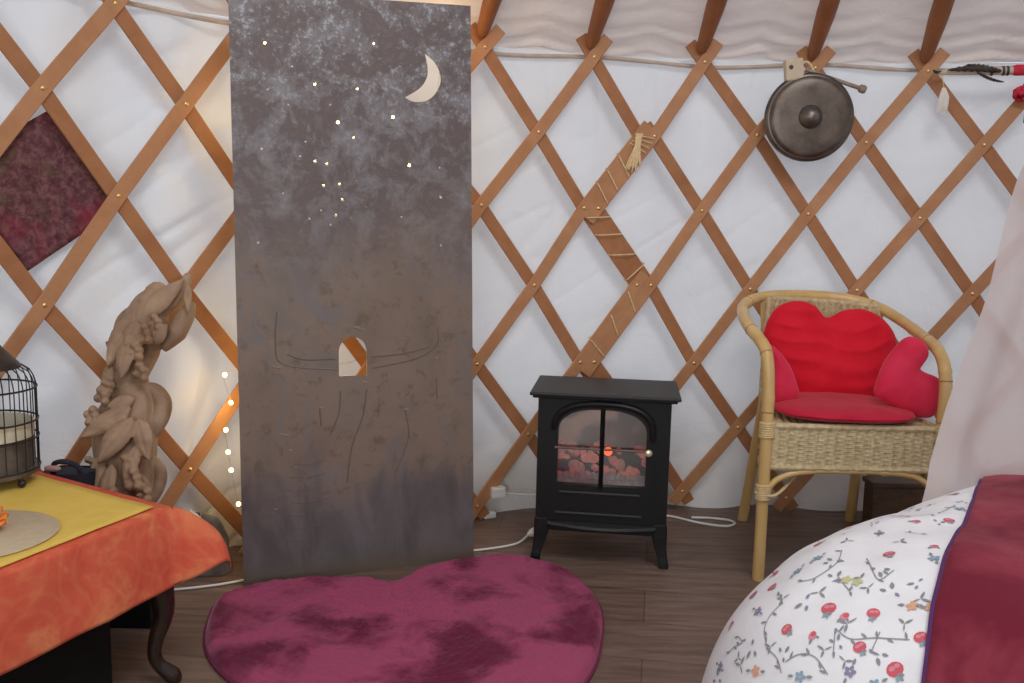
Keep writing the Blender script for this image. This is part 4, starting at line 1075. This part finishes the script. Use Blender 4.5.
ru.add(vs, fs); rug = ru.build('heart_rug', M['rug'], angle=180); tag(rug, 'burgundy heart shaped pile rug on the floor before the steel panel', 'rug')
ru = MB(); ru.tube([V((p.x, p.y, .0045)) for p in ho], .0042, 6, closed=True); ru.build('rug_binding', M['rug_edge'], rug)

# ------------------------------------------------------------------ bed, duvet, throw, net
BX, BY, BA, BH, BR, BP = .166, 1.343, .682, .416, .382, 2.41
bu = V((math.cos(BA), math.sin(BA), 0)); bv = V((bu.y, -bu.x, 0))
def bz(s, t):
    e = max(0, 1 - s / BR) ** BP + max(0, 1 - t / BR) ** BP
    return .08 + BH * max(0, 1 - e) ** (1 / BP)
def bsurf(s, t):
    z = bz(s, t); p = V((BX, BY, 0)) + bu * s + bv * t
    k = min(1, max(0, (z - .1) / .3))
    return V((p.x, p.y, z + k * (.010 * noise.noise((s * 5.5, t * 5.5, 0)) + .007 * noise.noise((s * 13, t * 13, 4)))))
def bnorm(s, t, e=.004):
    a = bsurf(s + e, t) - bsurf(s - e, t); b = bsurf(s, t + e) - bsurf(s, t - e); n_ = a.cross(b).normalized()
    return (n_ if n_.z > 0 else -n_)
SMAX, TMAX = 1.20, 1.45
# curved grid: rows follow the rounded edge outwards from the flat top
def sgrid(x): return BR * (1 - math.cos(PI / 2 * min(1, x / .5))) if x < .5 else BR + (x - .5) / .5 * (1.0)
du = MB(); NU, NV = 170, 170
def duv(u, v):
    # polar sweep around the corner keeps the hem a clean line
    return u, v
rows = []
RN = 48
def edge_curve(w_):      # outline of the duvet in (s,t): far end -> corner -> near end, |1-s/R|^P+|1-t/R|^P=1
    out = []
    for i in range(60): out.append((SMAX - (SMAX - BR) * i / 60, 0.0))
    for i in range(61):
        an = PI / 2 * i / 60; c_, s_ = math.cos(an), math.sin(an)
        out.append((BR * (1 - s_ ** (2 / BP)), BR * (1 - c_ ** (2 / BP))))
    for i in range(1, 61): out.append((0.0, BR + (TMAX - BR) * i / 60))
    return out
EC = edge_curve(0)
INN = []
for s_, t_ in EC: INN.append((max(s_, BR * 1.02) if s_ > BR else BR * 1.02, BR * 1.02 if t_ <= BR else t_))
vs = []; nE = len(EC)
# hem skirt
for (s_, t_), (s1, t1) in zip(EC, INN):
    col_ = []
    for z in (.05, .065): p = V((BX, BY, 0)) + bu * s_ + bv * t_; col_.append(V((p.x, p.y, z)) + V((.012 * math.sin((s_ - t_) * 23) * bv.x, .012 * math.sin((s_ - t_) * 23) * bv.y, 0)))
    for i in range(RN + 1):
        k = 1 - math.cos(PI / 2 * i / RN); col_.append(bsurf(s_ + (s1 - s_) * k, t_ + (t1 - t_) * k))
    vs += col_
m_ = RN + 3
fs = [(i * m_ + j, (i + 1) * m_ + j, (i + 1) * m_ + j + 1, i * m_ + j + 1) for i in range(nE - 1) for j in range(m_ - 1)]
du.add(vs, fs)
gx = [BR * 1.02 + (SMAX - BR * 1.02) * i / 60 for i in range(61)]; gy = [BR * 1.02 + (TMAX - BR * 1.02) * i / 60 for i in range(61)]
du.add([bsurf(a, b) for b in gy for a in gx], [(j * 61 + i, j * 61 + i + 1, (j + 1) * 61 + i + 1, (j + 1) * 61 + i) for j in range(60) for i in range(60)])
# printed sprigs, flat on the cotton
PK = list(PR); PI_ = {k: i + 1 for i, k in enumerate(PK)}
def motif(s_, t_, polys, rot, lift=.0012, sc=1.0):
    P = bsurf(s_, t_); n_ = bnorm(s_, t_); x_ = (bu - n_ * bu.dot(n_)).normalized(); y_ = n_.cross(x_)
    cr_, sr_ = math.cos(rot), math.sin(rot)
    for i, (poly, kind) in enumerate(polys):
        vs_ = []
        for a, b in poly:
            a, b = a * sc, b * sc
            vs_.append(P + (x_ * (a * cr_ - b * sr_) + y_ * (a * sr_ + b * cr_)) + n_ * (lift + .00015 * i - (a * a + b * b) * 1.2))
        du.add(vs_, [tuple(range(len(vs_)))], PI_[kind])
def ell(cx, cy, a, b, rot=0, n=12, j=.12):
    return [(cx + a * math.cos(t) * math.cos(rot) - b * math.sin(t) * math.sin(rot), cy + a * math.cos(t) * math.sin(rot) + b * math.sin(t) * math.cos(rot)) for t in [2 * PI * i / n for i in range(n)]]
def lf(cx, cy, L, w_, rot): 
    pts = [(0, 0), (.3, .8), (.65, .75), (1, 0), (.65, -.75), (.3, -.8)]
    return [(cx + L * a * math.cos(rot) - w_ * b * math.sin(rot), cy + L * a * math.sin(rot) + w_ * b * math.cos(rot)) for a, b in pts]
def berry(): return [(ell(0, .001, .0105, .0095), 'red'), (ell(-.003, .003, .004, .003), 'pink'), (ell(.004, .004, .0035, .0028), 'pink'), (lf(0, -.007, .010, .003, -1.2), 'green'), (lf(0, -.007, .009, .0028, -2.0), 'blue'), (lf(.0, -.006, .009, .0025, -.5), 'grey')]
def berry2(): return [(ell(0, 0, .0085, .0065, .4), 'pink'), (ell(.003, .001, .005, .004), 'red'), (lf(-.004, -.003, .011, .003, 3.6), 'grey'), (lf(.003, -.005, .008, .0022, -1.3), 'purple')]
def posy(col): return [(ell(.005 * math.cos(a), .005 * math.sin(a), .0042, .003, a, 9), col) for a in (.2, 1.5, 2.7, 4.0, 5.2)] + [(ell(0, 0, .0018, .0018, 0, 7), 'yellow'), (lf(.009, .002, .011, .0028, .3), 'grey'), (lf(-.010, -.002, .010, .0026, 3.4), 'grey')]
def sprig(): return [(lf(0, 0, .013, .0022, .5), 'grey'), (lf(0, 0, .012, .0022, 2.3), 'grey'), (lf(0, 0, .013, .0013, -1.6), 'stem')]
def sprig2(): return [(lf(0, .0, .012, .0032, .2), 'grey'), (lf(-.004, .006, .009, .0028, 1.2), 'grey'), (lf(-.006, -.004, .008, .0025, 3.9), 'purple')]
MOT = {'berry': [(0.137, 0.288), (0.101, 0.288), (0.146, 0.349), (0.105, 0.245), (0.15, 0.117), (0.185, 0.163), (0.193, 0.124), (0.131, 0.316), (0.097, 0.41), (0.26, 0.306), (0.311, 0.346), (0.133, 0.422), (0.458, 0.299), (0.414, 0.267), (0.105, 0.356)], 'orange': [(0.169, 0.39), (0.173, 0.414), (0.068, 0.223)], 'blue': [(0.137, 0.173), (0.204, 0.193), (0.236, 0.206), (0.339, 0.247), (0.267, 0.368), (0.063, 0.297), (0.097, 0.14), (0.079, 0.394), (0.534, 0.281), (0.081, 0.358)], 'yellow': [(0.191, 0.281), (0.189, 0.299)], 'leaf': [(0.09, 0.142), (0.079, 0.189), (0.088, 0.199), (0.087, 0.179), (0.229, 0.234), (0.181, 0.32), (0.208, 0.372), (0.124, 0.325), (0.081, 0.26), (0.146, 0.208), (0.14, 0.245), (0.161, 0.258), (0.195, 0.265), (0.144, 0.394), (0.102, 0.382), (0.088, 0.346), (0.189, 0.351), (0.183, 0.394), (0.526, 0.21), (0.558, 0.221), (0.602, 0.251), (0.091, 0.313), (0.104, 0.325), (0.087, 0.232), (0.212, 0.318), (0.304, 0.299), (0.438, 0.295)]}
VIN = [[(0.102, 0.15), (0.104, 0.157), (0.102, 0.173), (0.114, 0.157)], [(0.085, 0.229), (0.105, 0.208), (0.122, 0.204), (0.14, 0.212)], [(0.085, 0.229), (0.076, 0.251), (0.064, 0.267)], [(0.073, 0.267), (0.081, 0.283), (0.082, 0.306), (0.072, 0.332)], [(0.115, 0.313), (0.094, 0.325)], [(0.115, 0.313), (0.11, 0.339), (0.121, 0.372), (0.128, 0.41)], [(0.175, 0.214), (0.183, 0.236), (0.223, 0.245), (0.267, 0.227)], [(0.247, 0.279), (0.199, 0.323), (0.221, 0.335)], [(0.356, 0.279), (0.356, 0.302)], [(0.195, 0.265), (0.171, 0.299)], [(0.128, 0.37), (0.105, 0.372)], [(0.138, 0.214), (0.163, 0.189)], [(0.418, 0.238), (0.466, 0.265)], [(0.434, 0.179), (0.49, 0.185)], [(0.558, 0.263), (0.494, 0.267)]]
# motifs stand upright as seen from the foot of the bed
taken = []
for kind, L in MOT.items():
    for i, (s_, t_) in enumerate(L):
        rot = -.9 + random.uniform(-.6, .6); taken.append((s_, t_))
        if kind == 'berry': motif(s_, t_, berry() if i % 3 != 1 else berry2(), rot, sc=1.08 if i in (0, 8) else .86)
        elif kind == 'leaf': motif(s_, t_, sprig() if i % 2 else sprig2(), random.uniform(0, 6.28), sc=random.uniform(.9, 1.25))
        elif kind == 'blue': motif(s_, t_, posy('blue' if i % 3 else 'purple'), random.uniform(0, 6), sc=.95)
        else: motif(s_, t_, posy(kind), random.uniform(0, 6))
for i in range(900):
    s_, t_ = random.uniform(.03, 1.15), random.uniform(.02, 1.4)
    if t_ > .55 and s_ > .1 and i % 3: continue
    if bz(s_, t_) < .11: continue
    P = bsurf(s_, t_)
    if any((P - bsurf(a, b)).length < .047 for a, b in taken): continue
    taken.append((s_, t_)); k = random.random()
    motif(s_, t_, berry2() if k < .2 else posy(random.choice(('blue', 'orange', 'purple', 'yellow'))) if k < .38 else sprig() if k < .7 else sprig2(), random.uniform(0, 6.28), sc=random.uniform(.8, 1.1))
for vn in VIN:
    P = spline([V((a, b, 0)) for a, b in vn], 8); Wd = []
    for i, p in enumerate(P):
        q_ = bsurf(p.x, p.y); n_ = bnorm(p.x, p.y); nx = bsurf(*(P[min(i + 1, len(P) - 1)]).xy) - bsurf(*(P[max(i - 1, 0)]).xy)
        sd = n_.cross(nx).normalized() * .0008; Wd += [q_ + n_ * .0012 - sd, q_ + n_ * .0012 + sd]
    du.add(Wd, [(2 * i, 2 * i + 1, 2 * i + 3, 2 * i + 2) for i in range(len(P) - 1)], PI_['stem'])
    for i in range(3, len(P), 5): motif(P[i].x, P[i].y, [(lf(0, 0, .012, .0022, .7), 'grey')] if i % 2 else [(lf(0, 0, .012, .0022, -2.2), 'grey')], random.uniform(-1, 1))
dv = du.build('duvet', [M['duvet']] + [PR[k] for k in PK], angle=180)
tag(dv, 'white duvet printed with small red strawberries, flowers and grey vines on the bed', 'duvet')
# mattress and base hidden beneath
bd = empty('bed', V((BX, BY, 0)) + bu * .6 + bv * .75, 'bed base and mattress under the flowered duvet', 'bed')
def bq(s_, t_, z): p = V((BX, BY, z)) + bu * s_ + bv * t_; return p
q = MB(); q.prism([(.14, .14), (SMAX - .02, .14), (SMAX - .02, TMAX - .02), (.14, TMAX - .02)], .22, .38, lambda a, b, d: bq(a, b, d)); q.build('mattress', M['duvet'], bd, smooth=False, bevel=.03)
q = MB(); q.prism([(.16, .16), (SMAX - .04, .16), (SMAX - .04, TMAX - .04), (.16, TMAX - .04)], .0, .22, lambda a, b, d: bq(a, b, d)); q.build('bed_base', M['dark_wood'], bd, smooth=False, bevel=.01)
# burgundy throw
ED = [(1.02, .12), (.85, .185), (.706, .236), (.56, .290), (.422, .337), (.279, .382), (.21, .406), (.163, .422), (.117, .442), (.07, .462), (.035, .48), (.012, .492)]
es = spline([V((a, b, 0)) for a, b in ED], 6)
th_ = MB()
def thr(i, v):
    p = es[i]; s_ = p.x + .0 * v; t_ = p.y + (TMAX - .03 - p.y) * v
    n_ = bnorm(max(s_, .012), t_); lift = .013 if v > .004 else (.002 if v == 0 else .010)
    return bsurf(max(s_, .006), t_) + n_ * (lift + .004 * noise.noise((s_ * 12, t_ * 12, 7)) * (v > .004))
vv = [0, .002, .006, .012] + [.012 + .988 * (i / 70) ** 1.3 for i in range(1, 71)]
vs = [thr(i, v) for i in range(len(es)) for v in vv]; n = len(vv)
th_.add(vs, [(i * n + j, i * n + j + 1, (i + 1) * n + j + 1, (i + 1) * n + j) for i in range(len(es) - 1) for j in range(n - 1)])
tw = th_.build('throw_blanket', M['throw'], angle=180); tag(tw, 'burgundy plush throw blanket spread over the right side of the bed', 'blanket')
e_ = MB(); e_.tube([bsurf(max(p.x, .008), p.y) + bnorm(max(p.x, .012), p.y) * .006 for p in es], .0045, 6); e_.build('bound_edge', M['throw_edge'], tw)

# sheer net hanging over the bed head
ne = [(.805, 1.71, .44), (.830, 1.68, .622), (.858, 1.64, .800), (.862, 1.62, .893), (.866, 1.59, 1.021), (.872, 1.555, 1.10), (.885, 1.50, 1.25), (.93, 1.40, 1.55), (1.02, 1.25, 2.0)]
fe = [(1.55, 1.72, .44), (1.53, 1.70, .62), (1.50, 1.66, .80), (1.48, 1.63, .89), (1.44, 1.60, 1.02), (1.41, 1.56, 1.10), (1.36, 1.51, 1.25), (1.27, 1.41, 1.55), (1.10, 1.26, 2.0)]
na, nb = spline(ne, 8), spline(fe, 8)
nt_ = MB()
def net_pt(u, v):
    i = v * (len(na) - 1); k = int(min(i, len(na) - 2)); f = i - k
    A = na[k].lerp(na[k + 1], f); B = nb[k].lerp(nb[k + 1], f)
    p = A.lerp(B, u); amp = .016 * (1 - v) + .004
    p = p + V((.2, -1, 0)) * (amp * math.sin(u * 30 + 2.5 * v + 2 * noise.noise((u * 4, v * 3, 0))) * min(1, u * 7) + .05 * math.sin(PI * u))
    if v < .35:
        S_ = (p - V((BX, BY, 0))); s_, t_ = S_.dot(bu), S_.dot(bv)
        zb = bsurf(max(s_, .01), max(t_, .01)).z + (.012 if v > .05 or u > .15 else -.02) if s_ < SMAX else .45
        p.z = max(p.z + (zb - .44) * (1 - v / .35), zb)
    return p
nt_.grid(110, 90, net_pt)
net = nt_.build('bed_net', M['net'], angle=180); tag(net, 'sheer whitish bed net hanging down at the right in front of the chair', 'bed net')
hr = MB(); hr.tube([(1.06 + .075 * math.cos(t), 1.25 + .075 * math.sin(t), 2.0) for t in [2 * PI * k / 32 for k in range(32)]], .006, 8, closed=True)
hr.tube([(1.06, 1.25, 2.0), (1.06, 1.25, 2.86)], .003, 6); hr.tube([(1.135, 1.25, 2.0), (.985, 1.25, 2.0)], .003, 6); hr.build('net_ring', M['cane'], net)

# ------------------------------------------------------------------ light: daylight through canvas, the crown opening and the door behind
wd = bpy.data.worlds.new('daylight'); SC.world = wd; wd.use_nodes = True
bgn = wd.node_tree.nodes['Background']; bgn.inputs[0].default_value = (.74, .85, 1, 1); bgn.inputs[1].default_value = 1.1
def area(name, loc, target, size, power, col, sy=None):
    l = bpy.data.lights.new(name, 'AREA'); l.energy = power; l.color = col; l.size = size
    if sy: l.shape = 'RECTANGLE'; l.size_y = sy
    o = bpy.data.objects.new(name, l); o.location = loc; o.rotation_euler = (V(target) - V(loc)).to_track_quat('-Z', 'Y').to_euler(); COL.objects.link(o); return o
area('crown_daylight', (CX, CY, 3.0), (CX, CY + .1, 0), 1.1, 38, (.95, .98, 1))
area('door_daylight', (-.55, -1.75, 1.25), (.1, 2.4, .9), 1.0, 34, (.93, .97, 1), 1.6)

# ------------------------------------------------------------------ camera
cam = bpy.data.cameras.new('camera'); cam.lens = 900 / 1024 * 36; cam.sensor_width = 36; cam.clip_start = .02
co_ = bpy.data.objects.new('camera', cam); COL.objects.link(co_)
p_, r_ = .1325, .0231; cp, sp_, cr_, sr_ = math.cos(p_), math.sin(p_), math.cos(r_), math.sin(r_)
right = V((cr_, sr_ * sp_, sr_ * cp)); up = V((-sr_, cr_ * sp_, cr_ * cp)); fwd = V((0, cp, -sp_))
mw = Matrix.Identity(4)
for i in range(3): mw[i][0], mw[i][1], mw[i][2] = right[i], up[i], -fwd[i]
mw[0][3], mw[1][3], mw[2][3] = 0, 0, .95
co_.matrix_world = mw
SC.camera = co_
vs_ = SC.view_settings; SC.display_settings.display_device = 'sRGB'; vs_.view_transform = 'Standard'; vs_.look = 'None'; vs_.exposure = 0.0; vs_.gamma = 1; vs_.use_curve_mapping = False
SC.cycles.use_denoising = True
SC.cycles.max_bounces = 8; SC.cycles.diffuse_bounces = 5; SC.cycles.transparent_max_bounces = 12; SC.cycles.sample_clamp_indirect = 4
